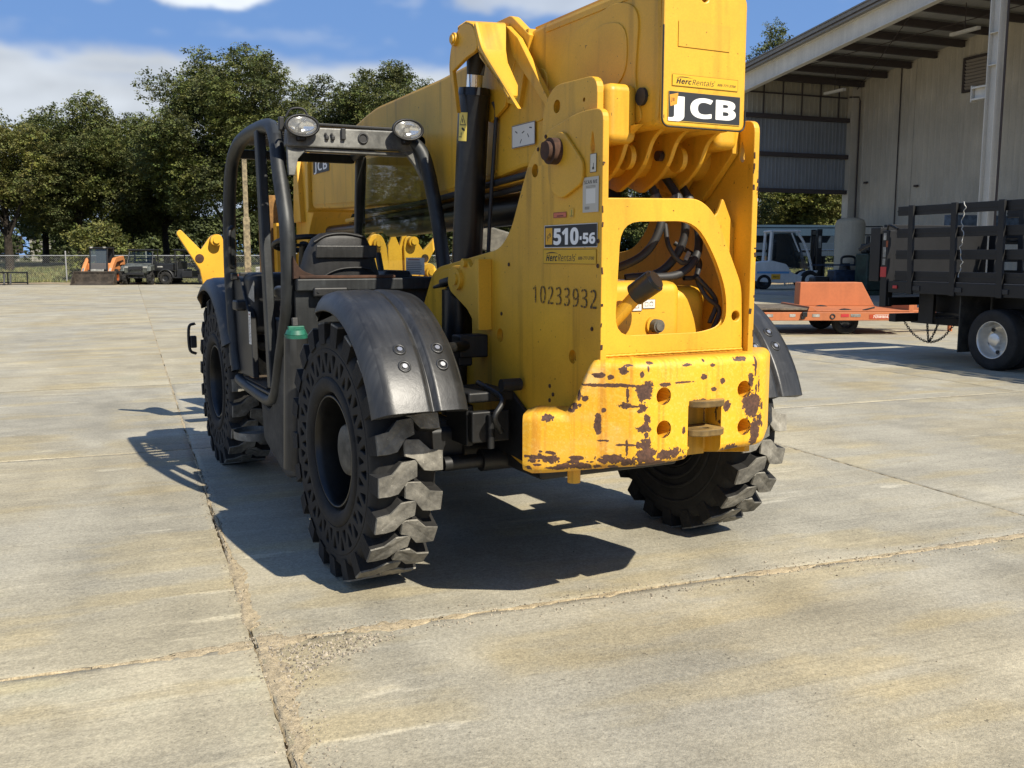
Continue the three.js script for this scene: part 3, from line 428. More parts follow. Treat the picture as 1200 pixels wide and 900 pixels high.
// --- boom
const BL = -0.17, BR = 0.24;
const boomSide = [[1.19, 2.12, 0.05], [1.205, 2.40], [1.19, 2.70, 0.06], [0.25, 2.70], [-1.0, 2.645], [-2.12, 2.630, 0.1], [-2.36, 2.60, 0.15], [-2.62, 2.555, 0.1], [-3.78, 2.52, 0.03], [-3.78, 2.00, 0.08], [-3.0, 1.97], [-1.2, 1.94], [-0.2, 2.02], [0.10, 2.05, 0.1], [0.45, 2.02, 0.08], [0.75, 2.02, 0.1], [0.86, 2.12, 0.08]];
const boom = obj('boom', [plateYZ(boomSide, BL, BR, [], 0.02)], M.yellow, TH);
obj('boom_end_plate', [plateXY([[BL - 0.004, 2.115, 0.035], [BR + 0.004, 2.115, 0.035], [BR + 0.004, 2.66, 0.05], [BL - 0.004, 2.66, 0.05]], 1.205, 1.225, [circ(0.025, 2.625, 0.018)], 0.006)], M.yellow, boom);
obj('edge_seal', [(() => { const q = []; const lo = round([[BL - 0.006, 2.5], [BL - 0.006, 2.113, 0.035], [BR + 0.006, 2.113, 0.035], [BR + 0.006, 2.2]], 5); for (let i = 0; i < lo.length; i++) q.push([lo[i][0], lo[i][1], 1.226]); return tube(q, 0.0035, 90, 6, 0.05); })()], M.cabGrey, boom);
const onR = (x0, y0, x1, y1, z = 1.2285) => sheet([x0, y1, z], [x1, y1, z], [x1, y0, z], [x0, y0, z]);
obj('maker_sticker', [onR(-0.148, 2.135, 0.218, 2.252)], print(900, 290, (x, w, h) => { x.fillStyle = '#c9a13a'; x.fillRect(0, 0, w, h); x.fillStyle = '#26282a'; x.fillRect(5, 5, w - 10, h - 10); x.fillStyle = '#e9e7e0'; fit(x, 'J', 26, 240, 216, 190, 'bold', 4); fit(x, 'C', 250, 240, 306, 190, 'bold', 4); fit(x, 'B', 552, 240, 308, 190, 'bold', 4); x.fillStyle = '#cf8f2a'; x.beginPath(); x.moveTo(14, 40); x.lineTo(118, 16); x.lineTo(106, 128); x.lineTo(24, 150); x.fill(); x.fillStyle = '#6a3d10'; x.font = 'bold 44px sans-serif'; x.fillText('JB', 34, 100); }), boom, true);
obj('hire_sticker', [onR(-0.131, 2.272, 0.203, 2.318)], print(900, 130, herc), boom, true);
obj('faded_patch', [onR(-0.105, 2.425, 0.155, 2.525)], std(C(0.80, 0.425, 0.03), 0.5, 0, { map: paintTex }), boom);
// pressed panels, collars and holes on the left flank
const flank = (pts, t = 0.008, holes) => plateYZ(pts, BL - t, BL + 0.004, holes, 0.003);
obj('pressed_panel', [flank([[1.10, 2.14, 0.06], [1.03, 2.30, 0.1], [1.06, 2.60, 0.12], [0.90, 2.665, 0.1], [0.48, 2.60, 0.12], [0.40, 2.35, 0.1], [0.50, 2.17, 0.1], [0.86, 2.16, 0.05]])], M.yellow, boom);
obj('pressed_panel', [plateYZ([[0.98, 2.33, 0.1], [0.98, 2.56, 0.1], [0.75, 2.60, 0.12], [0.56, 2.50, 0.1], [0.60, 2.25, 0.1]], BL - 0.013, BL - 0.007, [], 0.003)], M.yellow, boom);
obj('flank_hole', [rod([BL - 0.014, 2.245, 1.085], [BL + 0.02, 2.245, 1.085], 0.036)], M.hose, boom);
obj('pressed_panel', [flank([[0.30, 2.25, 0.09], [0.30, 2.50, 0.1], [0.12, 2.50, 0.1], [0.12, 2.25, 0.09]], 0.006)], M.yellow, boom);
obj('flange_seam', [plateYZ([[0.28, 2.655], [1.18, 2.650], [1.18, 2.662], [0.28, 2.667]], BL - 0.005, BL + 0.003, [], 0.001)], M.yellow, boom);
obj('flange_seam', [plateYZ([[-3.7, 2.03], [-1.2, 1.965], [-0.25, 2.04], [-0.25, 2.055], [-1.2, 1.98], [-3.7, 2.045]], BL - 0.006, BL + 0.003, [], 0.001)], M.yellow, boom);
obj('load_chart', [onL(-0.055, 2.145, 0.19, 2.258, BL - 0.011)], print(300, 160, (x, w, h) => { x.fillStyle = '#d8d5cb'; x.fillRect(0, 0, w, h); x.strokeStyle = '#4a4942'; x.lineWidth = 5; x.strokeRect(4, 4, w - 8, h - 8); x.fillStyle = '#2f2f2b'; for (const [a, b, r] of [[60, 50, 0.5], [150, 60, -0.3], [120, 120, -0.9], [215, 90, 1], [245, 40, 0.2]]) { x.save(); x.translate(a, b); x.rotate(r); x.fillRect(-16, -4, 32, 8); x.restore(); } }), boom, true);
// spaced pivot lugs either side of the boom
const lugPts = [[1.02, 2.05], [1.02, 2.33, 0.07], [0.66, 2.34, 0.08], [0.565, 2.25, 0.08], [0.56, 1.86], [0.80, 1.84, 0.05]];
obj('pivot_lug', [plateYZ(lugPts, -0.349, -0.315, [circ(0.693, 2.246, 0.033), circ(0.918, 2.244, 0.013)]), span(-0.32, BL, 2.06, 2.30, 0.60, 1.055, 0.035), plateYZ([[1.05, 2.12, 0.04], [0.96, 2.10], [0.70, 1.86, 0.06], [0.56, 1.90], [0.56, 2.14]], -0.315, -0.285, [], 0.004)], M.yellow, boom);
obj('pivot_lug', [plateYZ(lugPts, 0.36, 0.394, [circ(0.693, 2.246, 0.033)]), span(BR, 0.365, 2.06, 2.30, 0.60, 1.055, 0.035), plateYZ([[1.05, 2.12, 0.04], [0.96, 2.10], [0.70, 1.86, 0.06], [0.56, 1.90], [0.56, 2.14]], 0.30, 0.33, [], 0.004)], M.yellow, boom);
obj('pivot_tube', [rod([-0.34, 2.045, 0.775], [0.39, 2.045, 0.775], 0.10, 0.10, 28)], M.yellow, boom);
const ribPts = [[1.12, 2.13], [1.03, 2.09, 0.06], [0.98, 1.99, 0.06], [0.90, 1.93, 0.05], [0.78, 1.88, 0.02], [0.62, 1.93], [0.5, 2.05], [0.8, 2.14]];
for (const x of [-0.20, -0.075, 0.05, 0.215]) obj('pivot_rib', [plateYZ(ribPts, x - 0.011, x + 0.011, [], 0.004)], M.yellow, boom);
for (const x of [-0.14, 0.13]) obj('rib_disc', [rod([x - 0.012, 2.02, 0.93], [x + 0.012, 2.02, 0.93], 0.055)], M.yellow, boom);
obj('rib_disc', [rod([0.01, 2.03, 0.94], [0.035, 2.03, 0.94], 0.022)], M.rust, boom);
// raised bracket on the boom top that carries the ram head
const bracket = obj('ram_bracket', [
  plateYZ([[-0.04, 2.80, 0.03], [0.16, 2.665], [0.04, 2.34], [-0.32, 2.45], [-0.36, 2.66], [-0.26, 2.80, 0.05]], BL - 0.025, BL + 0.02, [], 0.005),
  plateYZ([[-0.04, 2.80, 0.03], [0.16, 2.665], [0.04, 2.34], [-0.32, 2.45], [-0.36, 2.66], [-0.26, 2.80, 0.05]], BR - 0.02, BR + 0.02, [], 0.005),
  span(BL - 0.02, BR, 2.66, 2.70, -0.30, 0.14)], M.yellow, boom);
obj('bracket_cheek', [plateYZ([[-0.15, 2.765, 0.06], [-0.02, 2.725, 0.05], [0.045, 2.60, 0.06], [-0.10, 2.585], [-0.27, 2.545], [-0.215, 2.33], [-0.32, 2.56, 0.05], [-0.285, 2.69, 0.07]], -0.415, -0.393, [], 0.004),
  plateYZ([[0.0, 2.735], [0.07, 2.60, 0.05], [0.45, 2.265], [0.40, 2.30], [0.05, 2.56], [0.03, 2.60], [-0.02, 2.72]], -0.413, -0.395, [], 0.003)], M.yellow, boom);
{ // sunlit hood: bent plate from the cheek edge across to the flank
  const a = [[-0.20, 2.755], [-0.10, 2.762], [-0.02, 2.735], [0.045, 2.60], [0.13, 2.525], [0.30, 2.39], [0.36, 2.335]], ring = a.map(([z, y], i) => { const e = BL + 0.0, o = -0.413, w = clamp(1 - i / 6 * 0.95), xr = lerp(o + 0.03, e, w); return [[o, y, z], [xr, y + 0.012 * w, z + 0.01], [xr, y - 0.008, z + 0.004], [o, y - 0.016, z - 0.006]]; });
  obj('bracket_hood', [rings(ring)], M.yellow, boom);
  obj('bracket_gusset', [plateYZ([[-0.02, 2.74], [0.10, 2.66], [0.46, 2.265, 0.02], [0.42, 2.265], [0.05, 2.58]], BL - 0.06, BL - 0.03, [], 0.003), plateYZ([[-0.48, 2.36], [-0.46, 2.66], [-0.32, 2.77], [-0.05, 2.76], [0.02, 2.58], [-0.10, 2.36], [-0.26, 2.30]], BL - 0.03, BL - 0.008, [circ(-0.06, 2.46, 0.0)].slice(1), 0.003)], M.yellow, boom);
  obj('bracket_pin', [rod([-0.432, 2.695, -0.225], [-0.22, 2.695, -0.225], 0.033), rod([-0.442, 2.695, -0.225], [-0.43, 2.695, -0.225], 0.022)], M.yellow, boom);
}
obj('boom_saddle', [span(BL + 0.04, BR - 0.04, 2.69, 2.72, 0.10, 0.75)], M.yellow, boom);
// ram between the boom bracket and the chassis
const ram = obj('lift_ram', [rod([-0.285, 1.30, -0.42], [-0.28, 2.44, -0.295], 0.082, 0.082, 28), rod([-0.28, 2.435, -0.296], [-0.28, 2.475, -0.292], 0.087, 0.08, 28)], M.blackGloss, TH);
obj('ram_rod', [rod([-0.28, 2.47, -0.293], [-0.28, 2.60, -0.272], 0.042)], M.chrome, ram);
obj('rod_eye', [rod([-0.28, 2.54, -0.278], [-0.28, 2.70, -0.25], 0.045, 0.06), rod([-0.33, 2.695, -0.225], [-0.23, 2.695, -0.225], 0.065)], M.black, ram);
obj('ram_pipe', [tube([[-0.20, 2.40, -0.23], [-0.19, 2.36, -0.215], [-0.192, 2.30, -0.215], [-0.20, 1.9, -0.26], [-0.20, 1.5, -0.31]], 0.011, 40, 8)], M.hose, ram);
obj('warning_sticker', [(() => { const q = new THREE.CylinderGeometry(0.0845, 0.0845, 0.145, 12, 1, true, -1.46, 0.66); q.rotateX(0.11); q.translate(-0.2805, 2.275, -0.3135); return q; })()], print(160, 300, (x, w, h) => { x.fillStyle = '#d9c25e'; x.fillRect(0, 0, w, h); x.strokeStyle = '#1d1b12'; x.lineWidth = 9; x.beginPath(); x.moveTo(80, 28); x.lineTo(134, 130); x.lineTo(26, 130); x.closePath(); x.stroke(); x.fillStyle = '#1d1b12'; x.fillRect(72, 66, 16, 40); x.beginPath(); x.ellipse(96, 176, 34, 14, 0.4, 0, 7); x.fill(); x.fillRect(54, 210, 14, 36); x.fillRect(16, 252, 60, 10); }), ram, true);
// black beam and hose tray under the boom
obj('under_boom_ram', [rod([0.0, 1.87, 0.55], [0.0, 1.825, -2.3], 0.088, 0.088, 24), rod([0.0, 1.825, -2.3], [0.0, 1.81, -3.8], 0.05)], M.blackGloss, TH);
obj('hose_tray', [plateYZ([[0.35, 1.995], [-0.3, 1.965], [-2.9, 1.86], [-2.9, 1.885], [-0.3, 1.99], [0.35, 2.02]], -0.16, -0.02, [], 0.003)], M.yellow, TH);
obj('tray_hose', [tube([[-0.165, 2.02, 0.3], [-0.17, 1.985, -0.3], [-0.17, 1.93, -1.4], [-0.17, 1.92, -2.6]], 0.017), tube([[-0.12, 1.97, 0.3], [-0.12, 1.94, -0.3], [-0.12, 1.89, -1.4], [-0.12, 1.88, -2.6]], 0.017)], M.hose, TH);
// nose of the boom and the fork carriage
const nose = obj('boom_nose', [
  plateYZ([[-3.6, 2.46], [-4.35, 2.44, 0.05], [-4.42, 2.25, 0.1], [-4.42, 1.5, 0.1], [-4.30, 1.25, 0.08], [-4.12, 1.30, 0.08], [-4.05, 1.75, 0.1], [-3.85, 1.98, 0.1], [-3.6, 2.04]], BL + 0.03, BR - 0.03, [], 0.01),
  plateYZ([[-3.86, 2.53, 0.03], [-3.86, 1.97, 0.06], [-3.79, 1.97, 0.06], [-3.79, 2.53, 0.03]], BL - 0.03, BR + 0.03, [], 0.008),
  plateYZ([[-4.20, 2.50], [-4.28, 2.50], [-4.34, 1.9], [-4.10, 1.9]], BL - 0.015, BR + 0.015, [], 0.006)], M.yellow, boom);
obj('maker_sticker', [onL(-3.70, 2.28, -3.25, 2.40, BL - 0.004)], print(600, 180, (x, w, h) => { x.fillStyle = '#26282a'; x.fillRect(0, 0, w, h); x.fillStyle = '#e6e4de'; fit(x, 'JCB', 60, 148, 490, 118); }), boom, true);
const lugShape = [[-4.40, 1.40], [-4.40, 1.80, 0.0], [-4.46, 1.86, 0.05], [-4.56, 1.85, 0.05], [-4.60, 1.74], [-4.62, 1.40]];
const carriage = obj('fork_carriage', [span(-0.90, 1.25, 1.13, 1.26, -4.66, -4.54, 0.02), span(-0.90, 1.25, 0.62, 0.74, -4.66, -4.54, 0.02), span(-0.30, -0.22, 0.62, 1.9, -4.62, -4.5), span(0.34, 0.42, 0.62, 1.9, -4.62, -4.5), span(-0.22, 0.34, 1.45, 1.62, -4.55, -4.42)], M.yellow, TH);
// side lugs of the carriage: V plate and round eye, seen beside the cab and under the boom
const vee = (x0, flip) => { const f = flip ? -1 : 1, q = [[0, -0.28], [-0.09, -0.2], [-0.13, 0.04], [-0.32, 0.36, 0.02], [-0.285, 0.395, 0.02], [-0.115, 0.215], [-0.02, 0.35, 0.05], [0.065, 0.355, 0.06], [0.09, 0.28, 0.05], [0.075, -0.28]].map(p => [x0 + p[0] * f, 1.44 + p[1], p[2]]); return plateXY(flip ? q.reverse() : q, -4.56, -4.52, [], 0.006); };
for (const [x, fl] of [[-0.86, false], [1.04, true]]) { obj('carriage_lug', [vee(x, fl)], M.yellow, carriage); obj('lug_pin', [rod([x + (fl ? -0.01 : 0.01), 1.74, -4.51], [x + (fl ? -0.01 : 0.01), 1.74, -4.45], 0.05, 0.05, 20), rod([x + (fl ? -0.01 : 0.01), 1.74, -4.46], [x + (fl ? -0.01 : 0.01), 1.74, -4.43], 0.03)], M.yellow, carriage); obj('lug_hole', [rod([x + (fl ? 0.13 : -0.13), 1.58, -4.521], [x + (fl ? 0.13 : -0.13), 1.58, -4.512], 0.038)], M.rust, carriage); }
for (const [x, y] of [[0.66, 1.72], [1.20, 1.44]]) { obj('carriage_lug', [plateXY([[x - 0.10, 1.28], [x - 0.10, y - 0.02, 0.05], [x - 0.05, y + 0.09, 0.06], [x + 0.05, y + 0.09, 0.06], [x + 0.10, y - 0.02, 0.05], [x + 0.14, 1.28]], -4.53, -4.49, [], 0.006)], M.yellow, carriage); obj('lug_pin', [rod([x, y, -4.48], [x, y, -4.43], 0.05), rod([x, y, -4.44], [x, y, -4.41], 0.03)], M.yellow, carriage); }
obj('carriage_lug', [plateXY([[0.80, 1.30], [0.80, 1.70], [0.86, 1.84, 0.02], [0.92, 1.70], [0.97, 1.86, 0.02], [1.04, 1.70], [1.04, 1.30]], -4.60, -4.56, [], 0.006)], M.yellow, carriage);
obj('back_guard', [...[-0.40, -0.22].map(x => span(x, x + 0.05, 1.3, 2.12, -4.72, -4.68)), span(-0.42, -0.17, 1.42, 2.16, -4.70, -4.66, 0.01)], std(C(0.42, 0.22, 0.06), 0.8, 0, { map: dustTex }), carriage);
for (const x of [-0.55, 0.62]) obj('fork', [span(x - 0.06, x + 0.06, 0.10, 1.45, -4.74, -4.68, 0.01), plateYZ([[-4.69, 0.10], [-4.69, 0.16], [-5.85, 0.13], [-5.85, 0.10]], x - 0.06, x + 0.06, [], 0.005)], M.black, carriage);

// --- outside ram with its yellow ear on the left tower plate
obj('ram_ear', [plateYZ([[0.107, 1.24], [0.107, 1.575], [0.06, 1.58], [0.0, 1.538, 0.02], [-0.035, 1.575, 0.02], [-0.075, 1.58, 0.02], [-0.10, 1.553], [-0.24, 1.55, 0.06], [-0.29, 1.47, 0.06], [-0.26, 1.42, 0.03], [-0.04, 1.33, 0.02], [0.035, 1.27]], -0.447, -0.418, [], 0.005), plateYZ([[0.112, 1.235], [0.112, 1.585], [0.072, 1.585], [0.072, 1.235]], -0.455, PX, [], 0.004), rod([-0.468, 1.482, -0.135], [-0.44, 1.482, -0.135], 0.055), rod([-0.48, 1.482, -0.135], [-0.465, 1.482, -0.135], 0.03), rod([-0.465, 1.565, -0.055], [-0.42, 1.565, -0.055], 0.022), plateYZ([[-0.34, 1.535, 0.04], [-0.50, 1.52, 0.08], [-0.55, 1.40, 0.03], [-0.45, 1.38]], -0.40, PX, [], 0.004)], M.yellow, towerL);
const ram2 = obj('side_ram', [rod([-0.37, 0.74, -0.345], [-0.37, 1.42, -0.325], 0.085, 0.085, 24), rod([-0.38, 1.40, -0.32], [-0.385, 1.478, -0.17], 0.06), rod([-0.415, 1.482, -0.135], [-0.31, 1.482, -0.135], 0.062)], M.blackGloss, TH);
obj('grease_fitting', [rod([-0.43, 1.45, -0.36], [-0.45, 1.43, -0.46], 0.016, 0.008), rod([-0.41, 1.47, -0.33], [-0.44, 1.455, -0.38], 0.022)], M.black, ram2);
// black bracket, axle and running gear under the tower
obj('fender_bracket', [rbox(0.16, 0.115, 0.10, 0.01, -0.46, 1.15, 0.02), rbox(0.08, 0.06, 0.05, 0.01, -0.50, 1.08, 0.03), rod([-0.72, 1.155, 0.22], [-0.50, 1.155, 0.05], 0.028)], M.black, TH);
obj('axle', [rod([-0.80, 0.66, 0], [0.80, 0.66, 0], 0.115, 0.115, 20), new THREE.SphereGeometry(0.24, 20, 14).scale(1, 0.9, 1).translate(0.02, 0.66, 0), rbox(0.22, 0.22, 0.34, 0.03, -0.66, 0.66, 0), rbox(0.22, 0.22, 0.34, 0.03, 0.66, 0.66, 0), rod([-0.7, 0.60, 0.22], [0.7, 0.60, 0.22], 0.035), rod([-0.5, 0.60, 0.22], [-0.16, 0.60, 0.22], 0.055)], M.black, TH);
obj('axle', [rod([-0.80, 0.66, -3.15], [0.80, 0.66, -3.15], 0.115, 0.115, 20), new THREE.SphereGeometry(0.22, 20, 14).scale(1, 0.9, 1).translate(0.02, 0.66, -3.15), rbox(0.22, 0.22, 0.34, 0.03, -0.66, 0.66, -3.15), rbox(0.22, 0.22, 0.34, 0.03, 0.66, 0.66, -3.15)], M.black, TH);
obj('undercarriage', [rbox(0.24, 0.05, 0.30, 0.012, -0.52, 0.94, 0.24), rbox(0.20, 0.15, 0.05, 0.01, -0.53, 0.80, 0.38), rbox(0.04, 0.20, 0.24, 0.01, -0.61, 0.80, 0.22), plateYZ([[0.70, 0.62, 0.02], [0.66, 0.80, 0.05], [0.50, 0.88, 0.1], [0.30, 0.98, 0.02], [0.10, 0.66]], -0.405, -0.383, [], 0.004), rod([-0.54, 0.70, 0.42], [-0.54, 0.86, 0.42], 0.018), span(-0.37, 0.42, 0.56, 0.70, -3.3, 0.60, 0.02), rod([-0.5, 1.0, 0.45], [-0.40, 1.0, 0.45], 0.03), tube([[-0.55, 1.0, 0.3], [-0.5, 0.94, 0.46], [-0.56, 0.86, 0.5], [-0.5, 0.78, 0.45]], 0.014, 24, 8), rod([-0.02, 0.60, -0.2], [0.0, 0.62, -2.9], 0.05)], M.black, TH);
obj('chassis_rail', [span(-0.37, -0.30, 0.70, 1.02, -3.9, -0.70, 0.01), span(0.35, 0.42, 0.70, 1.02, -3.9, -0.70, 0.01), span(-0.30, 0.35, 0.72, 0.98, -3.9, -3.6, 0.01), span(-0.30, 0.35, 0.72, 0.98, -2.3, -2.1, 0.01)], M.black, TH);
obj('engine_cover', [plateYZ([[-0.55, 0.62, 0.05], [-0.55, 1.20, 0.1], [-0.75, 1.34, 0.1], [-2.2, 1.28, 0.15], [-2.45, 1.1, 0.1], [-2.45, 0.62, 0.05]], 0.46, 1.12, [], 0.03)], M.black, TH);
obj('side_mirror', [rbox(0.26, 0.20, 0.03, 0.04, 1.0, 1.72, -2.62, 0.1, -0.3, -0.3)], M.hub, TH);
obj('mirror_arm', [tube([[0.95, 1.15, -2.4], [1.0, 1.4, -2.6], [1.0, 1.62, -2.65]], 0.012, 20, 8)], M.black, TH);

// --- wheels: solid tyres with a ring of apertures and heavy lugs. sd = -1: outer face to the left
function wheelParts(sd) {
  const ax = g => { g.rotateZ(Math.PI / 2); if (sd > 0) g.scale(-1, 1, 1); if (sd > 0) { const i = g.index; if (i) for (let k = 0; k < i.count; k += 3) { const t = i.getX(k); i.setX(k, i.getX(k + 1)); i.setX(k + 1, t); } g.computeVertexNormals(); } return g; };   // lathe axis y -> outwards
  const tyre = [ax(lathe([[0.29, -0.165], [0.36, -0.178], [0.50, -0.185], [0.565, -0.178], [0.592, -0.15], [0.60, -0.08], [0.60, 0.08], [0.592, 0.15], [0.565, 0.176], [0.527, 0.178], [0.523, 0.172], [0.523, 0.115], [0.385, 0.115], [0.385, 0.176], [0.372, 0.190], [0.345, 0.192], [0.318, 0.182], [0.305, 0.165], [0.29, 0.12], [0.29, -0.165]], 72))];
  const ringPts = circ(0, 0, 0.525, 96), holes = [circ(0, 0, 0.383, 72)], N = 26;
  for (let i = 0; i < N; i++) for (const k of [0, 1]) { const a = (i + k * 0.5) / N * 2 * Math.PI, w = 0.36 / N * 2 * Math.PI, P = (r, t) => [r * Math.cos(a + t), r * Math.sin(a + t), 0.012]; holes.push(k ? [P(0.405, -w * 0.62), P(0.405, w * 0.62), P(0.475, 0)] : [P(0.502, -w * 0.58), P(0.502, w * 0.58), P(0.428, 0)]); }
  const sh = new THREE.Shape(ringPts.map(p => new THREE.Vector2(...p))); for (const h of holes) sh.holes.push(new THREE.Path(round(h, 2).map(p => new THREE.Vector2(...p))));
  const sg = new THREE.ExtrudeGeometry(sh, { depth: 0.058, bevelEnabled: true, bevelThickness: 0.004, bevelSize: 0.003, bevelOffset: -0.003, bevelSegments: 1 }); sg.rotateY(sd * Math.PI / 2); sg.translate(sd * 0.118, 0, 0); tyre.push(sg);
  // lugs
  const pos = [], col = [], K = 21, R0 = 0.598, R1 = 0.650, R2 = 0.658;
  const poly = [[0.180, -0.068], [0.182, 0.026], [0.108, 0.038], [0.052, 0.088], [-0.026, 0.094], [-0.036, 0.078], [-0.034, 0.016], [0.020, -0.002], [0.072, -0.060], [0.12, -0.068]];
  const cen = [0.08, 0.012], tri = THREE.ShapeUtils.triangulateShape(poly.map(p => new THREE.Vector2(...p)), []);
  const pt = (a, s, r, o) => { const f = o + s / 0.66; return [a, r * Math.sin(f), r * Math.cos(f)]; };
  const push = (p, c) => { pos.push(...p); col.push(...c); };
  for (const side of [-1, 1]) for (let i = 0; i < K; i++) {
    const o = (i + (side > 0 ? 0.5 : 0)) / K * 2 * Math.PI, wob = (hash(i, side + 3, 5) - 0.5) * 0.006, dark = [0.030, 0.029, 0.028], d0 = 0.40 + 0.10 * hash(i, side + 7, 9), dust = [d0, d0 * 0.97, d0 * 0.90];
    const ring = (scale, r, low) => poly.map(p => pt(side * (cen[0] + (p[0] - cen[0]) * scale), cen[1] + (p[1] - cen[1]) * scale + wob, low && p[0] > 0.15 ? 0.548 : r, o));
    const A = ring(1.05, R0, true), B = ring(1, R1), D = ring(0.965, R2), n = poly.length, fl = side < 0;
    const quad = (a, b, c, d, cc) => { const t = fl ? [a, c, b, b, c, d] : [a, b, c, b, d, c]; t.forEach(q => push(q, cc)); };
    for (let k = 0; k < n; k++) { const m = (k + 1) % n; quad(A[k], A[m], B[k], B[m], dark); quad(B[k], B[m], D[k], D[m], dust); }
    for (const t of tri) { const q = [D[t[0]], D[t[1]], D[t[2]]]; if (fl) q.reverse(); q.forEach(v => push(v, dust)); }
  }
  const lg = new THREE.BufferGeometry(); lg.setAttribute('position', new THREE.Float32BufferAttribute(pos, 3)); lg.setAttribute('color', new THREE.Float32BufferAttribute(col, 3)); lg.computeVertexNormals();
  const rim = [ax(lathe([[0.292, 0.13], [0.288, 0.168], [0.276, 0.168], [0.272, 0.12], [0.262, 0.04], [0.258, -0.08], [0.235, -0.11], [0.12, -0.12], [0.0, -0.12]], 56)), ax(lathe([[0.292, -0.12], [0.288, -0.168], [0.272, -0.168], [0.262, -0.12], [0.235, -0.115]], 56))];
  const hub = [ax(lathe([[0.0, 0.108], [0.06, 0.106], [0.10, 0.098], [0.125, 0.088], [0.135, 0.07], [0.138, -0.12]], 40))];
  for (const [r, t] of [[0.49, 0.009], [0.40, 0.012], [0.345, 0.010]]) { const q = new THREE.TorusGeometry(r, t, 8, 72); q.rotateY(Math.PI / 2); q.translate(-sd * 0.184, 0, 0); tyre.push(q); }
  const G = new THREE.Group(); G.name = 'wheel';
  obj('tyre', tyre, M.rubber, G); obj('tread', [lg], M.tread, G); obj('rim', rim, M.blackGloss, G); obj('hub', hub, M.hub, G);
  return G;
}
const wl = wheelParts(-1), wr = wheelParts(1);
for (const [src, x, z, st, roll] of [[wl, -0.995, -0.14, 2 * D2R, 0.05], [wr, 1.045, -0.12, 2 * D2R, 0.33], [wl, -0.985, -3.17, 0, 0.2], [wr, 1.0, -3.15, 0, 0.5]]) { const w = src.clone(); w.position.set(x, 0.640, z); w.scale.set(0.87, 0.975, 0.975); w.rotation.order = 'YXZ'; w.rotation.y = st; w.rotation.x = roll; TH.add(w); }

// --- mudguards
function guard(sd, cz, a0, a1, R) {
  const cs = [[1.205, -0.075], [1.185, -0.03], [1.16, 0.0], [1.12, 0.012], [0.985, 0.016], [0.967, 0.013], [0.957, -0.004], [0.945, -0.006], [0.935, 0.013], [0.917, 0.016], [0.84, 0.010], [0.80, 0.0], [0.775, -0.035]];
  const list = [], n = 40;
  for (let j = 0; j <= n; j++) {
    const t = j / n, a = lerp(a0, a1, t), ring = [], endPinch = 1;
    const put = (x0, dr) => { const x = sd > 0 ? 0.93 + (x0 - 0.93) * 0.80 : x0, rr_ = R + dr; ring.push([sd * x, 0.66 + rr_ * Math.sin(a), cz + rr_ * Math.cos(a)]); };
    cs.forEach(c => put(c[0] - (c[0] > 1.15 ? 0.05 * sstep(0.86, 1, t) : 0), c[1])); [...cs].reverse().forEach(c => put(c[0] - (c[0] > 1.15 ? 0.05 * sstep(0.86, 1, t) : 0) + (c[0] > 1.18 ? -0.006 : 0), c[1] - 0.009)); list.push(sd < 0 ? ring : ring.reverse());
  }
  return rings(list);
}
function mudguard(sd, cz, a0, a1, R, bolts) {
  const bx = v => sd > 0 ? 0.93 + (v - 0.93) * 0.80 : v, g = obj('mudguard', [guard(sd, cz, a0, a1, R)], M.plastic, TH);
  for (const [x, a] of bolts) { const r = R + 0.012, c = [sd * bx(x), 0.66 + r * Math.sin(a), cz + r * Math.cos(a)], n = [0, Math.sin(a), Math.cos(a)], P = d => [c[0], c[1] + n[1] * d, c[2] + n[2] * d]; obj('bolt', [rod(P(-0.004), P(0.010), 0.013, 0.011, 14)], M.steel, g); obj('bolt_cup', [(() => { const q = new THREE.TorusGeometry(0.024, 0.006, 8, 24); q.applyQuaternion(new THREE.Quaternion().setFromUnitVectors(V(0, 0, 1), V(...n))); q.translate(...P(0.002)); return q; })()], M.plastic, g); }
  return g;
}
const gb = [[1.045, 44 * D2R], [1.045, 37.5 * D2R], [0.87, 44 * D2R], [0.87, 37.5 * D2R]];
mudguard(-1, 0, 22 * D2R, 116 * D2R, 0.765, gb); mudguard(1, 0, 17 * D2R, 116 * D2R, 0.765, gb);
mudguard(-1, -3.15, 26 * D2R, 130 * D2R, 0.765, []); mudguard(1, -3.15, 26 * D2R, 130 * D2R, 0.765, []);
obj('front_marker_bracket', [tube([[-1.17, 0.80, -3.80], [-1.22, 0.84, -3.80], [-1.22, 1.02, -3.80], [-1.17, 1.05, -3.80]], 0.012, 24, 8), rbox(0.05, 0.1, 0.05, 0.01, -1.19, 0.90, -3.80)], M.black, TH);

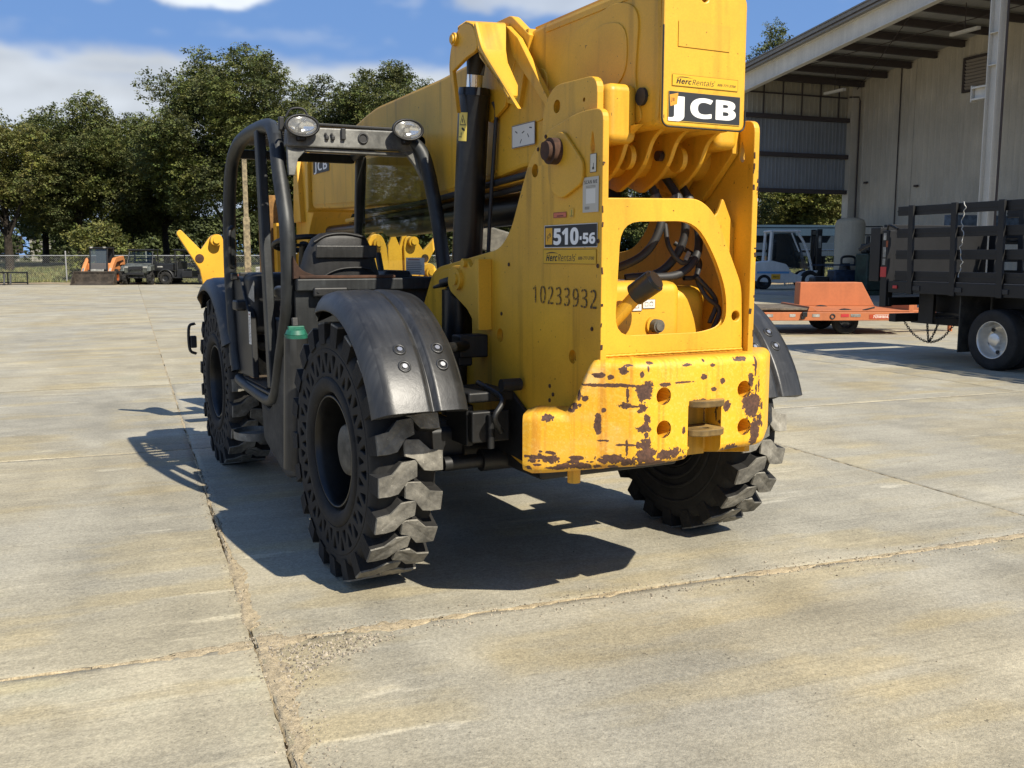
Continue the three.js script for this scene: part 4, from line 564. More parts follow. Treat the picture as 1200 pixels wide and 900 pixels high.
// --- cab
const CX = -1.12;
const cab = obj('cab_frame', [
  // left side hoop: from the sill up the rear, over the roof and down the front
  tube([[CX, 0.745, -1.36], [CX, 0.80, -1.29], [CX, 1.006, -1.17], [CX, 1.265, -1.01], [CX, 1.45, -0.965], [CX, 1.60, -0.955], [CX, 1.80, -0.975], [CX, 2.076, -1.094], [CX + 0.01, 2.24, -1.18], [CX + 0.02, 2.33, -1.29], [CX + 0.02, 2.365, -1.45], [CX + 0.02, 2.37, -1.85], [CX + 0.01, 2.34, -2.12], [CX, 2.25, -2.32], [CX, 2.10, -2.44], [CX, 1.80, -2.53], [CX, 1.45, -2.55], [CX, 1.0, -2.49], [CX, 0.80, -2.42]], 0.044, 150, 12, 0.4),
  bar([CX + 0.005, 2.35, -1.56], [CX + 0.005, 0.80, -1.42], 0.055, 0.085),
  // right rear post and right side rails
  tube([[-0.21, 1.40, -0.86], [-0.215, 1.55, -0.87], [-0.235, 1.80, -0.90], [-0.265, 2.08, -0.96], [-0.30, 2.22, -1.00], [-0.37, 2.285, -1.05]], 0.042, 50, 12, 0.5),
  tube([[-0.30, 2.27, -1.02], [-0.28, 2.33, -1.3], [-0.28, 2.34, -1.9], [-0.28, 2.30, -2.25]], 0.04, 60, 12),
  bar([-0.255, 2.30, -2.22], [-0.225, 1.40, -2.42], 0.07, 0.075), bar([-0.22, 1.43, -0.88], [-0.22, 1.43, -2.45], 0.06, 0.09), bar([CX, 2.28, -2.30], [-0.28, 2.28, -2.30], 0.06, 0.06), bar([-0.78, 2.30, -2.30], [-0.74, 1.35, -2.48], 0.02, 0.05),
], M.cabGrey, TH);
obj('rear_beam', [plateXY([[CX + 0.02, 2.205, 0.02], [-0.30, 2.215, 0.02], [-0.315, 2.325, 0.03], [CX + 0.03, 2.315, 0.03]], -1.07, -1.00, [circ(-0.655, 2.285, 0.0)].slice(1), 0.008),
  // gusset fillets in the window corners
  plateXY([[CX + 0.03, 2.21], [-0.92, 2.21], [-0.985, 2.19], [-1.03, 2.14], [-1.05, 2.05], [CX + 0.035, 2.05]], -1.055, -1.02, [], 0.004), plateXY([[-0.29, 2.22], [-0.45, 2.22], [-0.385, 2.195], [-0.33, 2.13], [-0.285, 2.05], [-0.265, 2.05]], -1.04, -1.005, [], 0.004), span(CX + 0.05, -0.36, 2.185, 2.205, -1.09, -1.02, 0.004)], M.wornSteel, cab);
for (const x of [-0.87, -0.835]) obj('beam_lug', [rbox(0.022, 0.026, 0.02, 0.008, x, 2.262, -0.992), rbox(0.012, 0.03, 0.012, 0.004, x - 0.004, 2.275, -0.99, 0, 0, 0.4)], M.hose, cab);
obj('beam_lug', [rbox(0.026, 0.065, 0.022, 0.006, -0.775, 2.287, -0.99)], M.hose, cab);
obj('beam_ring', [new THREE.TorusGeometry(0.026, 0.006, 8, 24).translate(-0.655, 2.27, -0.996), rod([-0.655, 2.27, -1.0], [-0.655, 2.27, -0.9965], 0.022)], M.hose, cab);
// work lamps
for (const [x, y, z] of [[-1.02, 2.315, -0.955], [-0.405, 2.325, -0.93]]) {
  const s = q => { q.scale(0.094, 0.062, 0.06); return q; }, shell = s(new THREE.SphereGeometry(1, 28, 14, 0, 6.283, 0, Math.PI / 2).rotateX(-Math.PI / 2)); shell.translate(x, y, z);
  const rim = new THREE.TorusGeometry(1, 0.11, 8, 36); rim.scale(0.090, 0.057, 0.09); rim.translate(x, y, z + 0.002);
  const lamp = obj('work_lamp', [shell, rim, rbox(0.05, 0.05, 0.05, 0.01, x, y - 0.055, z - 0.03)], M.black, cab);
  obj('lamp_lens', [new THREE.SphereGeometry(1, 28, 10, 0, 6.283, 0, Math.PI / 2).rotateX(Math.PI / 2).scale(0.086, 0.054, 0.014).translate(x, y, z)], M.lens, cab);
  obj('lamp_reflector', [new THREE.SphereGeometry(1, 24, 10, 0, 6.283, 0, Math.PI / 2).rotateX(-Math.PI / 2).scale(0.084, 0.052, 0.045).translate(x, y, z - 0.002)], M.chrome, cab);
  obj('lamp_bulb', [rod([x, y, z - 0.04], [x, y, z - 0.01], 0.012)], M.white, cab);
}
obj('lamp_bracket', [rbox(0.03, 0.075, 0.03, 0.006, -1.125, 2.325, -1.0)], M.black, cab);
obj('lamp_cable', [tube([[-1.10, 2.36, -1.0], [-1.07, 2.405, -0.99], [-1.01, 2.41, -0.98], [-0.98, 2.375, -0.98]], 0.006, 24, 8)], M.hose, cab);
// roof bars and plate
obj('roof', [span(CX + 0.05, -0.30, 2.335, 2.35, -1.22, -1.06, 0.004), span(CX + 0.05, -0.30, 2.34, 2.36, -2.28, -1.95, 0.004), span(-0.75, -0.30, 2.335, 2.355, -1.96, -1.20, 0.004)], M.black, cab);
for (let i = 0; i < 6; i++) obj('roof_bar', [bar([CX + 0.03, 2.345, -1.27 - i * 0.115], [-0.74, 2.35, -1.27 - i * 0.115], 0.05, 0.03)], M.black, cab);
// rear sill, inner window rails
obj('rear_sill', [span(CX + 0.02, -0.20, 1.405, 1.475, -0.92, -0.86, 0.01), span(CX + 0.02, -0.20, 1.10, 1.405, -0.93, -0.90)], M.cabGrey, cab);
obj('sill_top', [span(CX + 0.04, -0.52, 1.474, 1.492, -0.935, -0.862, 0.006), plateXY([[CX + 0.01, 1.60], [CX + 0.05, 1.52, 0.04], [CX + 0.16, 1.485], [CX + 0.01, 1.475]], -0.925, -0.885, [], 0.003)], M.rust, cab);
obj('sill_latch', [rbox(0.20, 0.055, 0.03, 0.012, -0.915, 1.40, -0.845), rod([-0.99, 1.405, -0.835], [-0.99, 1.405, -0.825], 0.009), rod([-0.85, 1.405, -0.835], [-0.85, 1.405, -0.825], 0.009)], M.black, cab);
obj('cab_body', [plateXY([[CX + 0.03, 0.80], [CX + 0.03, 1.40], [-0.42, 1.40], [-0.42, 0.62], [-0.8, 0.62]], -0.97, -0.93, [], 0.004), span(-0.45, -0.41, 0.70, 1.42, -2.45, -0.95), span(CX + 0.02, -0.42, 0.70, 0.745, -2.40, -1.0), span(CX + 0.03, -0.45, 0.9, 1.22, -1.62, -0.97, 0.02)], M.black, cab);
// door sill with trodden mat, lower front panel with labels
obj('door_sill', [tube([[CX, 0.745, -1.36], [CX - 0.005, 0.715, -1.46], [CX - 0.005, 0.71, -1.65], [CX - 0.005, 0.735, -2.2], [CX - 0.005, 0.755, -2.36]], 0.034, 30, 10), span(CX - 0.01, CX + 0.25, 0.745, 0.765, -2.38, -1.45, 0.006)], M.cabGrey, cab);
obj('floor_mat', [span(CX + 0.01, CX + 0.22, 0.766, 0.776, -2.3, -1.62, 0.004)], std(C(0.16, 0.115, 0.075), 0.95, 0, { map: dustTex, bumpMap: grainTex, bumpScale: 0.006 }), cab);
obj('door_panel', [plateYZ([[-2.50, 0.78], [-2.54, 1.46, 0.05], [-2.30, 1.46, 0.06], [-2.16, 1.30, 0.08], [-2.02, 1.20], [-1.98, 0.80]], CX + 0.01, CX + 0.05, [], 0.006), rbox(0.08, 0.07, 0.14, 0.015, CX - 0.01, 1.27, -2.22)], M.black, cab);
obj('door_label', [onL(-2.055, 1.02, -1.985, 1.235, CX + 0.006)], print(140, 320, (x, w, h) => { x.fillStyle = '#d9d7d0'; x.fillRect(0, 0, w, h); x.fillStyle = '#8a5a52'; x.fillRect(20, 20, 90, 12); x.fillStyle = '#4b4a46'; for (let y = 56; y < 300; y += 14) x.fillRect(12, y, 60 + 56 * hash(y, 3, 1), 5); }), cab, true);
obj('door_latch', [rbox(0.04, 0.05, 0.06, 0.01, CX - 0.01, 1.46, -2.38)], M.black, cab);
obj('door_handle', [tube([[CX, 1.52, -2.42], [CX - 0.03, 1.55, -2.40], [CX - 0.03, 1.75, -2.39], [CX, 1.80, -2.42]], 0.016, 24, 8)], M.black, cab);
obj('white_document', [plateYZ([[-1.98, 1.30], [-2.16, 1.33], [-1.97, 1.44]], CX + 0.03, CX + 0.034, [], 0.001)], M.white, cab);
// glass: right side window behind the boom side posts, with its print
obj('side_window', [(() => { const s = new THREE.Shape(round([[0.93, 1.48, 0.04], [0.99, 2.14, 0.12], [1.16, 2.255, 0.1], [2.20, 2.27, 0.05], [2.40, 1.48, 0.04]]).map(p => new THREE.Vector2(...p))); const g = new THREE.ShapeGeometry(s); g.rotateY(Math.PI / 2); g.translate(-0.25, 0, 0); return g; })()], M.glass, cab);
obj('window_notice', [onL(-1.36, 1.485, -1.05, 1.59, -0.262)], print(320, 140, (x, w, h) => { x.fillStyle = '#c9c4ba'; x.fillRect(0, 0, w, h); x.fillStyle = '#9a5a50'; x.fillRect(40, 12, 200, 10); x.fillStyle = '#5b5853'; for (let y = 34; y < 130; y += 15) x.fillRect(12, y, 220 + 70 * hash(y, 9, 1), 6); }), cab, true);
// seat, wheel, dash, levers
const seat = obj('seat', [(() => { const P = [[1.36, 0.25, 0.10], [1.45, 0.255, 0.10], [1.55, 0.225, 0.09], [1.62, 0.205, 0.085], [1.70, 0.165, 0.07], [1.73, 0.12, 0.05], [1.738, 0.07, 0.03]]; return rings(P.map(([y, hw, d], j) => Array.from({ length: 32 }, (_, i) => { const a = i / 32 * 6.283, c = Math.cos(a), s = Math.sin(a), q = 3.2, r = Math.pow(Math.pow(Math.abs(c), q) + Math.pow(Math.abs(s), q), -1 / q); return [-0.76 + hw * c * r, y, -1.20 - (y - 1.36) * -0.12 + d * s * r - 0.02 * 0]; }))); })(), rbox(0.48, 0.14, 0.46, 0.05, -0.76, 1.26, -1.42)], M.seat, cab);
obj('seat_flap', [rbox(0.37, 0.075, 0.018, 0.008, -0.745, 1.625, -1.068, 0.12, 0, 0)], M.plastic, cab);
obj('seat_fold', [tube([[-0.95, 1.43, -1.092], [-0.85, 1.50, -1.082], [-0.74, 1.53, -1.075], [-0.60, 1.52, -1.075], [-0.55, 1.44, -1.088]], 0.006, 30, 8), tube([[-0.93, 1.68, -1.10], [-0.85, 1.72, -1.098], [-0.74, 1.73, -1.098], [-0.62, 1.71, -1.098]], 0.008, 30, 8)], M.seat, cab);
obj('steering_wheel', [new THREE.TorusGeometry(0.19, 0.017, 12, 40).rotateX(Math.PI / 2 - 0.22).translate(-0.80, 1.68, -1.78), bar([-0.98, 1.67, -1.78], [-0.62, 1.67, -1.78], 0.03, 0.02), rod([-0.80, 1.68, -1.78], [-0.76, 1.25, -2.05], 0.03)], M.black, cab);
obj('dashboard', [rbox(0.66, 0.42, 0.28, 0.06, -0.76, 1.28, -2.22), rbox(0.20, 0.30, 0.45, 0.04, -0.34, 1.36, -1.50), rod([-0.36, 1.5, -1.55], [-0.37, 1.62, -1.58], 0.02)], M.black, cab);
obj('armrest', [rbox(0.09, 0.08, 0.34, 0.03, -1.03, 1.38, -1.36), rbox(0.06, 0.3, 0.10, 0.02, -1.03, 1.22, -1.24)], M.plastic, cab);
obj('seat_side', [new THREE.TorusGeometry(0.10, 0.028, 10, 28, 4.2).rotateY(Math.PI / 2).rotateX(0.6).translate(CX + 0.07, 1.22, -1.28)], M.rust, cab);
// tank box under the cab door, filler with green cap, boarding step
obj('step_box', [plateYZ([[-1.70, 0.70, 0.03], [-1.52, 0.66, 0.06], [-1.44, 0.68, 0.05], [-1.27, 1.02, 0.06], [-1.20, 1.04], [-0.86, 1.04], [-0.86, 0.36, 0.06], [-1.12, 0.30, 0.05], [-1.66, 0.44, 0.05]], CX - 0.01, -0.60, [], 0.02)], std(C(0.085, 0.083, 0.078), 0.8, 0, { map: dustTex, bumpMap: grainTex, bumpScale: 0.001 }), TH);
const filler = obj('fuel_filler', [rod([CX + 0.01, 0.40, -0.93], [CX + 0.01, 1.15, -0.875], 0.078, 0.066, 24)], M.plastic, TH);
obj('green_cap', [rod([CX + 0.01, 1.148, -0.875], [CX + 0.01, 1.168, -0.874], 0.064, 0.064, 24), rod([CX + 0.01, 1.172, -0.874], [CX + 0.01, 1.195, -0.872], 0.060, 0.050, 24), bar([CX - 0.035, 1.203, -0.872], [CX + 0.055, 1.203, -0.872], 0.026, 0.022)], M.green, filler);
obj('cap_latch', [rbox(0.035, 0.05, 0.02, 0.005, CX + 0.01, 1.235, -0.89, -0.2)], M.black, filler);
obj('boarding_step', [rings([0, 1].map(k => Array.from({ length: 20 }, (_, i) => { const a = i / 20 * 6.283; return [CX - 0.02 + 0.13 * Math.cos(a) + 0.02, 0.40 + k * 0.05, -1.98 + 0.16 * Math.sin(a)]; })), false), span(CX - 0.08, CX + 0.16, 0.405, 0.42, -2.10, -1.87), bar([CX + 0.10, 0.45, -1.88], [CX + 0.12, 0.72, -1.85], 0.03, 0.12)], M.wornSteel, TH);
obj('cab_underside', [plateYZ([[-2.30, 0.70], [-2.2, 0.42, 0.05], [-1.60, 0.42], [-1.40, 0.70]], CX + 0.14, -0.5, [], 0.01)], M.black, TH);

// ---------------------------------------------------------------- trees, hedge wood, fence and the far side of the yard
const F = 1130, eyeY = 1.6;
const leafGeo = (() => { // a spray of small bent leaves
  const ps = [], L = (x, y, z, a, b, s) => { const d = V(Math.cos(a) * Math.cos(b), Math.sin(b), Math.sin(a) * Math.cos(b)), w = V(-Math.sin(a), 0.25, Math.cos(a)).normalize(), p = V(x, y, z), q = p.clone().addScaledVector(d, s), m = p.clone().addScaledVector(d, s * 0.55), l = m.clone().addScaledVector(w, s * 0.30), r = m.clone().addScaledVector(w, -s * 0.30); m.y -= s * 0.1; ps.push(...p.toArray(), ...l.toArray(), ...q.toArray(), ...p.toArray(), ...q.toArray(), ...r.toArray()); };
  let sd = 5; const h = () => { sd++; return hash(sd, 3, 77); };
  for (let k = 0; k < 15; k++) L((h() - 0.5) * 0.5, (h() - 0.5) * 0.4, (h() - 0.5) * 0.5, h() * 6.283, (h() - 0.55) * 1.5, 0.15 + 0.10 * h());
  const g = new THREE.BufferGeometry(); g.setAttribute('position', new THREE.Float32BufferAttribute(ps, 3)); g.computeVertexNormals(); return g;
})();
const leafM = c => new THREE.MeshPhysicalMaterial({ color: c, roughness: 0.8, side: THREE.DoubleSide, transmission: 0.35, thickness: 0, ior: 1.3, specularIntensity: 0.4 });
const leafMat = [leafM(C(0.112, 0.134, 0.046)), leafM(C(0.165, 0.178, 0.056)), leafM(C(0.098, 0.120, 0.044))];
const barkMat = std(C(0.075, 0.058, 0.044), 0.95, 0, { map: dustTex, bumpMap: grainTex, bumpScale: 0.03 });
function limb(a, b, r0, r1, bend) {
  const A = V(...a), B = V(...b), n = 9, list = []; const m = A.clone().lerp(B, 0.5).add(bend);
  for (let i = 0; i <= n; i++) { const t = i / n, u = 1 - t, c = V().addScaledVector(A, u * u).addScaledVector(m, 2 * u * t).addScaledVector(B, t * t), r = lerp(r0, r1, t) * (1 + 0.12 * (hash(i, Math.round(A.x * 10), 3) - 0.5)), R = []; for (let k = 0; k < 7; k++) { const q = k / 7 * 6.283; R.push([c.x + r * Math.cos(q), c.y + r * 0.2 * Math.sin(q * 2), c.z + r * Math.sin(q)]); } list.push(R); }
  return rings(list);
}
function tree(px, D, topV, half, botY, kind, label, { density = 1, sx = null, name = 'broadleaf_tree', trunkR = 0.32 } = {}) {
  const x = sx === null ? (px - 600) / F * D : sx, z = -D, gy = lawnH(x, z), H = eyeY + D * Math.tan(Math.atan((450 - topV) / F) - 7.56 * D2R) - gy, R = half / F * D;
  const T = thing(name, label, 'tree', [x, gy - 0.05, z], 0, 'trees behind the yard');
  const cy = (H + botY) / 2, ry = (H - botY) / 2, blobs = [];
  const nb = Math.round(24 + R * ry * 1.7);
  for (let i = 0; i < nb; i++) { const a = rnd() * 6.283, b = Math.asin(rr(-0.95, 1)), k = Math.pow(rnd(), 0.42) * 0.88, taper = 1 - 0.12 * Math.max(0, Math.sin(b)); const br = rr(0.10, 0.22) * Math.min(R, ry) + 0.4; blobs.push([Math.cos(a) * Math.cos(b) * R * k * taper, cy + Math.sin(b) * (ry - br * 0.5) * Math.max(k, 0.45) * 1.12, Math.sin(a) * Math.cos(b) * R * k * 0.9, br]); }
  blobs.push([rr(-0.2, 0.2) * R, H - 1.0, 0, 1.0]);
  const N = Math.round(blobs.reduce((s, b) => s + b[3] * b[3], 0) * 62 * density), im = new THREE.InstancedMesh(leafGeo, leafMat[kind], N), m4 = new THREE.Matrix4(), q = new THREE.Quaternion(), e = new THREE.Euler();
  const cum = []; let tot = 0; for (const b of blobs) { tot += b[3] * b[3]; cum.push(tot); }
  for (let i = 0; i < N; i++) {
    const t = rnd() * tot; let k = 0; while (cum[k] < t) k++; const b = blobs[k], a = rnd() * 6.283, s = rr(-1, 1), c = Math.sqrt(1 - s * s), rad = b[3] * (0.35 + 0.85 * Math.pow(rnd(), 0.7));
    e.set(rr(-0.6, 0.6), rnd() * 6.283, rr(-0.6, 0.6)); q.setFromEuler(e); const sc = rr(0.55, 1.05);
    m4.compose(V(b[0] + Math.cos(a) * c * rad, b[1] + s * rad * 0.85, b[2] + Math.sin(a) * c * rad), q, V(sc, sc, sc)); im.setMatrixAt(i, m4); const v = rr(0.8, 1.2), w = 0.85 + 0.4 * hash(k, 3, 5); im.setColorAt(i, C(v * w * rr(0.9, 1.2), v * w, v * rr(0.8, 1.1)));
  }
  im.name = 'crown'; im.castShadow = im.receiveShadow = true; stuff(im);
  const wood = [limb([0, -0.2, 0], [rr(-0.4, 0.4), H * 0.62, rr(-0.3, 0.3)], trunkR, 0.09, V(rr(-0.4, 0.4), 0, rr(-0.4, 0.4)))];
  for (const b of blobs.slice(0, 18)) { const h0 = rr(0.16, 0.5) * H; wood.push(limb([0, h0, 0], [b[0], b[1], b[2]], trunkR * 0.38, 0.035, V(0, rr(-0.3, 0.9), 0))); }
  obj('trunk', wood, barkMat, T); T.add(im); return T;
}
tree(16, 71, 126, 56, 3.0, 1, 'pale green tree with a dark bare trunk at the end of the fence', { density: 0.85, trunkR: 0.36 });
tree(100, 77, 106, 84, 1.6, 0, 'rounded dark green tree behind the orange skid steer loader', { density: 1.15 });
tree(160, 84, 128, 62, 1.2, 2, 'dark tree joining the rounded tree to the tallest tree', { density: 1.1 });
tree(58, 84, 132, 52, 1.2, 2, 'dark tree between the pale green tree and the rounded tree', { density: 1.1 });
tree(200, 83, 132, 58, 1.2, 2, 'lower dark tree filling the gap beside the tallest tree', { density: 1.1 });
tree(272, 75, 50, 112, 1.8, 0, 'tallest broad dark green tree behind the telehandler cab', { density: 1.0, trunkR: 0.42 });
tree(368, 82, 84, 78, 1.5, 2, 'mid height dark tree between the tallest tree and the boom', { density: 1.1 });
tree(466, 80, 70, 80, 1.8, 0, 'leafy tree rising behind the boom of the telehandler', { density: 1.1 });
tree(425, 86, 92, 66, 1.5, 0, 'broad tree whose top lines up with the end of the boom nose', { density: 1.1 });
tree(565, 88, 165, 70, 1.0, 2, 'tree seen beneath the boom beside the black ram', { density: 1.1 });
tree(670, 86, 180, 75, 1.0, 0, 'tree behind the tower plates of the telehandler', { density: 1.1 });
tree(775, 84, 170, 75, 1.0, 0, 'tree seen through the rear frame opening of the telehandler', { density: 1.1 });
tree(893, 86, 22, 52, 1.0, 0, 'tree whose top shows above the corner of the metal building roof', { density: 1.0 });
tree(948, 74, 150, 80, 0.8, 1, 'sunlit yellow green tree framed under the metal building wall', { density: 1.3 });
tree(1030, 76, 190, 70, 0.8, 1, 'yellow green tree behind the far corner of the metal building', { density: 1.1 });
for (const [sx, D, t] of [[-46, 66, 90], [-55, 61, 130], [-60, 54, 80], [-66, 56, 110], [-68, 47, 70], [-78, 47, 100]]) tree(0, D, t, 95 * 75 / D, 1.8, 0, 'dark green tree standing past the end of the fence', { sx, density: 0.7 });
{ // bush by the fence
  const T = tree(122, 61, 256, 38, -0.2, 1, 'bright green bush behind the fence and the skid steer loader', { density: 1.4, name: 'fence_bush', trunkR: 0.08 }); T.userData.category = 'bush'; delete T.userData.group;
}
{ // the wood behind, one mass
  const N = 20000, im = new THREE.InstancedMesh(leafGeo, leafMat[2], N), m4 = new THREE.Matrix4(), q = new THREE.Quaternion(), e = new THREE.Euler();
  for (let i = 0; i < N; i++) { const x = rr(-120, 60), h = 3.2 + 3.2 * fbm(x * 0.18, 2, 4, 0, 301), y = Math.pow(rnd(), 0.8) * h, z = -101 + rr(-2.5, 2.5) * Math.sqrt(1 - y / (h + 0.01)) + 2 * fbm(x * 0.3, 5, 2, 0, 303); if (x > -54.5 && x < -47 && rnd() < 0.75) continue; e.set(rr(-1, 1), rnd() * 6, rr(-1, 1)); q.setFromEuler(e); const s = rr(1.3, 2.2); m4.compose(V(x, 0.9 + y, z), q, V(s, s, s)); im.setMatrixAt(i, m4); const v = rr(0.6, 1.3); im.setColorAt(i, C(v, v, v)); }
  im.name = 'undergrowth'; im.castShadow = im.receiveShadow = true; stuff(im); tag(im, 'dark undergrowth closing off the view below the trees', 'undergrowth'); scene.add(im);
}
// chain link fence
const galv = std(C(0.36, 0.36, 0.34), 0.55, 0.5);
{
  const fz = -58.6, f = thing('chain_link_fence', 'low chain link fence with a pale top rail along the grass', 'fence', [0, 0, fz]);
  const x0 = -56, x1 = 2;
  for (let x = x0; x <= x1; x += 4.85) obj('post', [rod([x, lawnH(x, fz) - 0.1, 0], [x, 1.86, 0], 0.045, 0.045, 8), new THREE.SphereGeometry(0.05, 8, 6).translate(x, 1.86, 0)], galv, f);
  for (let x = x0; x < x1; x += 4.85) obj('top_rail', [rod([x + 0.04, 1.62, 0], [x + 4.81, 1.62, 0], 0.032, 0.032, 8)], galv, f);
  const w = []; for (let x = x0; x < x1; x += 0.12) { w.push(box(0.004, 2.25, 0.004, x + 0.4, 0.85, 0.01, 0, 0, 0.785), box(0.004, 2.25, 0.004, x + 0.4, 0.85, -0.01, 0, 0, -0.785)); }
  stuff(obj('wire_mesh', w, galv, f));
}
// --- small machines parked along the verge
const wheelS = (r, w, x, y, z, hubR = 0.5) => [rod([x - w / 2, y, z], [x + w / 2, y, z], r, r, 20), rod([x - w / 2 - 0.01, y, z], [x + w / 2 + 0.01, y, z], r * hubR, r * hubR, 16)];
const tyreS = (r, w) => { const g = lathe([[r * 0.55, -w / 2 + 0.02], [r * 0.86, -w / 2], [r * 0.97, -w / 2 + 0.03], [r, -w / 4], [r, w / 4], [r * 0.97, w / 2 - 0.03], [r * 0.86, w / 2], [r * 0.55, w / 2 - 0.02]], 28); g.rotateZ(Math.PI / 2); return g; };
function smallWheel(parent, r, w, x, y, z, rimMat, turn = 0, knobs = 14) {
  const G = new THREE.Group(); G.name = 'wheel'; G.position.set(x, y, z); G.rotation.y = turn; parent.add(G);
  const kn = []; for (let i = 0; i < knobs; i++) { const a = i / knobs * 6.283; for (const s of [-1, 1]) kn.push(box(w * 0.42, 0.03, r * 0.16, s * w * 0.25, r * Math.sin(a + s * 0.12), r * Math.cos(a + s * 0.12), -a - s * 0.12)); }
  obj('tyre', [tyreS(r, w), ...kn], M.rubber, G);
  const rg = lathe([[0, w * 0.18], [r * 0.2, w * 0.22], [r * 0.35, w * 0.12], [r * 0.5, w * 0.30], [r * 0.56, w * 0.44]], 24); rg.rotateZ(Math.PI / 2); const rg2 = rg.clone(); rg2.rotateY(Math.PI); obj('rim', [rg, rg2], rimMat, G); return G;
}
const gdark = new THREE.MeshPhysicalMaterial({ color: C(0.35, 0.42, 0.45), roughness: 0.04, transmission: 0.85, thickness: 0, ior: 1.5 });
M.peach = std(C(0.70, 0.27, 0.09), 0.6, 0, { map: softTex });
{ // skid steer loader, bucket to us
  const k = thing('skid_steer_loader', 'orange and black skid steer loader with a wide worn bucket on the ground', 'loader', [-23.35, 0, -55.4], 0.05);
  obj('body', [rbox(1.30, 0.9, 1.9, 0.08, 0, 0.75, -0.4), rbox(1.5, 0.35, 0.7, 0.05, 0, 1.25, -1.2)], M.peach, k);
  const c = obj('cab', [rbox(1.02, 0.10, 1.2, 0.04, 0, 2.05, 0.0), ...[-1, 1].flatMap(s => [bar([s * 0.47, 0.75, 0.62], [s * 0.47, 2.04, 0.45], 0.08, 0.08), bar([s * 0.47, 0.9, -0.55], [s * 0.47, 2.04, -0.5], 0.08, 0.08)]), rbox(0.95, 1.2, 0.06, 0.02, 0, 1.4, -0.58), rbox(0.98, 0.12, 0.1, 0.02, 0, 0.80, 0.62), rbox(0.5, 0.6, 0.5, 0.08, 0, 1.05, -0.2)], M.black, k);
  obj('door_glass', [sheet([-0.43, 2.0, 0.47], [0.43, 2.0, 0.47], [0.43, 0.85, 0.62], [-0.43, 0.85, 0.62])], gdark, c);
  for (const s of [-1, 1]) { obj('lift_arm', [plateYZ([[0.95, 0.35, 0.05], [1.15, 0.62, 0.06], [0.75, 1.05, 0.1], [0.2, 1.5, 0.1], [-1.1, 1.62, 0.08], [-1.2, 1.4, 0.06], [0.1, 1.25, 0.1], [0.5, 0.85, 0.1], [0.75, 0.35, 0.05]], s * 0.74 - 0.10, s * 0.74 + 0.10, [], 0.02)], M.peach, k); obj('arm_ram', [rod([s * 0.60, 0.5, 0.75], [s * 0.60, 1.2, 0.2], 0.05)], M.black, k); obj('work_lamp', [rbox(0.15, 0.09, 0.08, 0.02, s * 0.36, 2.08, 0.58)], M.white, k); obj('arm_plate', [rbox(0.12, 0.28, 0.02, 0.01, s * 0.74, 0.86, 0.92, -0.8)], M.white, k); }
  obj('name_plate', [rbox(0.72, 0.14, 0.03, 0.01, 0, 0.80, 0.85)], M.white, k); obj('coupler', [rbox(1.1, 0.4, 0.12, 0.02, 0, 0.5, 1.05)], M.black, k);
  obj('bucket', [plateYZ([[1.15, 0.72, 0.02], [1.15, 0.10, 0.1], [1.8, 0.0], [1.8, 0.02], [1.20, 0.13, 0.08], [1.20, 0.72]], -1.13, 1.13, [], 0.004), ...[-1, 1].map(s => plateYZ([[1.15, 0.74], [1.15, 0.0], [1.82, 0.0], [1.75, 0.2], [1.30, 0.74]], s * 1.14 - 0.02, s * 1.14 + 0.02, [], 0.005)), span(-1.14, 1.14, 0.68, 0.76, 1.12, 1.24, 0.01)], std(C(0.13, 0.105, 0.085), 0.8, 0.2, { map: dustTex, bumpMap: grainTex, bumpScale: 0.004 }), k);
  for (const s of [-1, 1]) for (const z of [-0.95, 0.3]) smallWheel(k, 0.42, 0.30, s * 0.80, 0.42, z, M.orange);
}
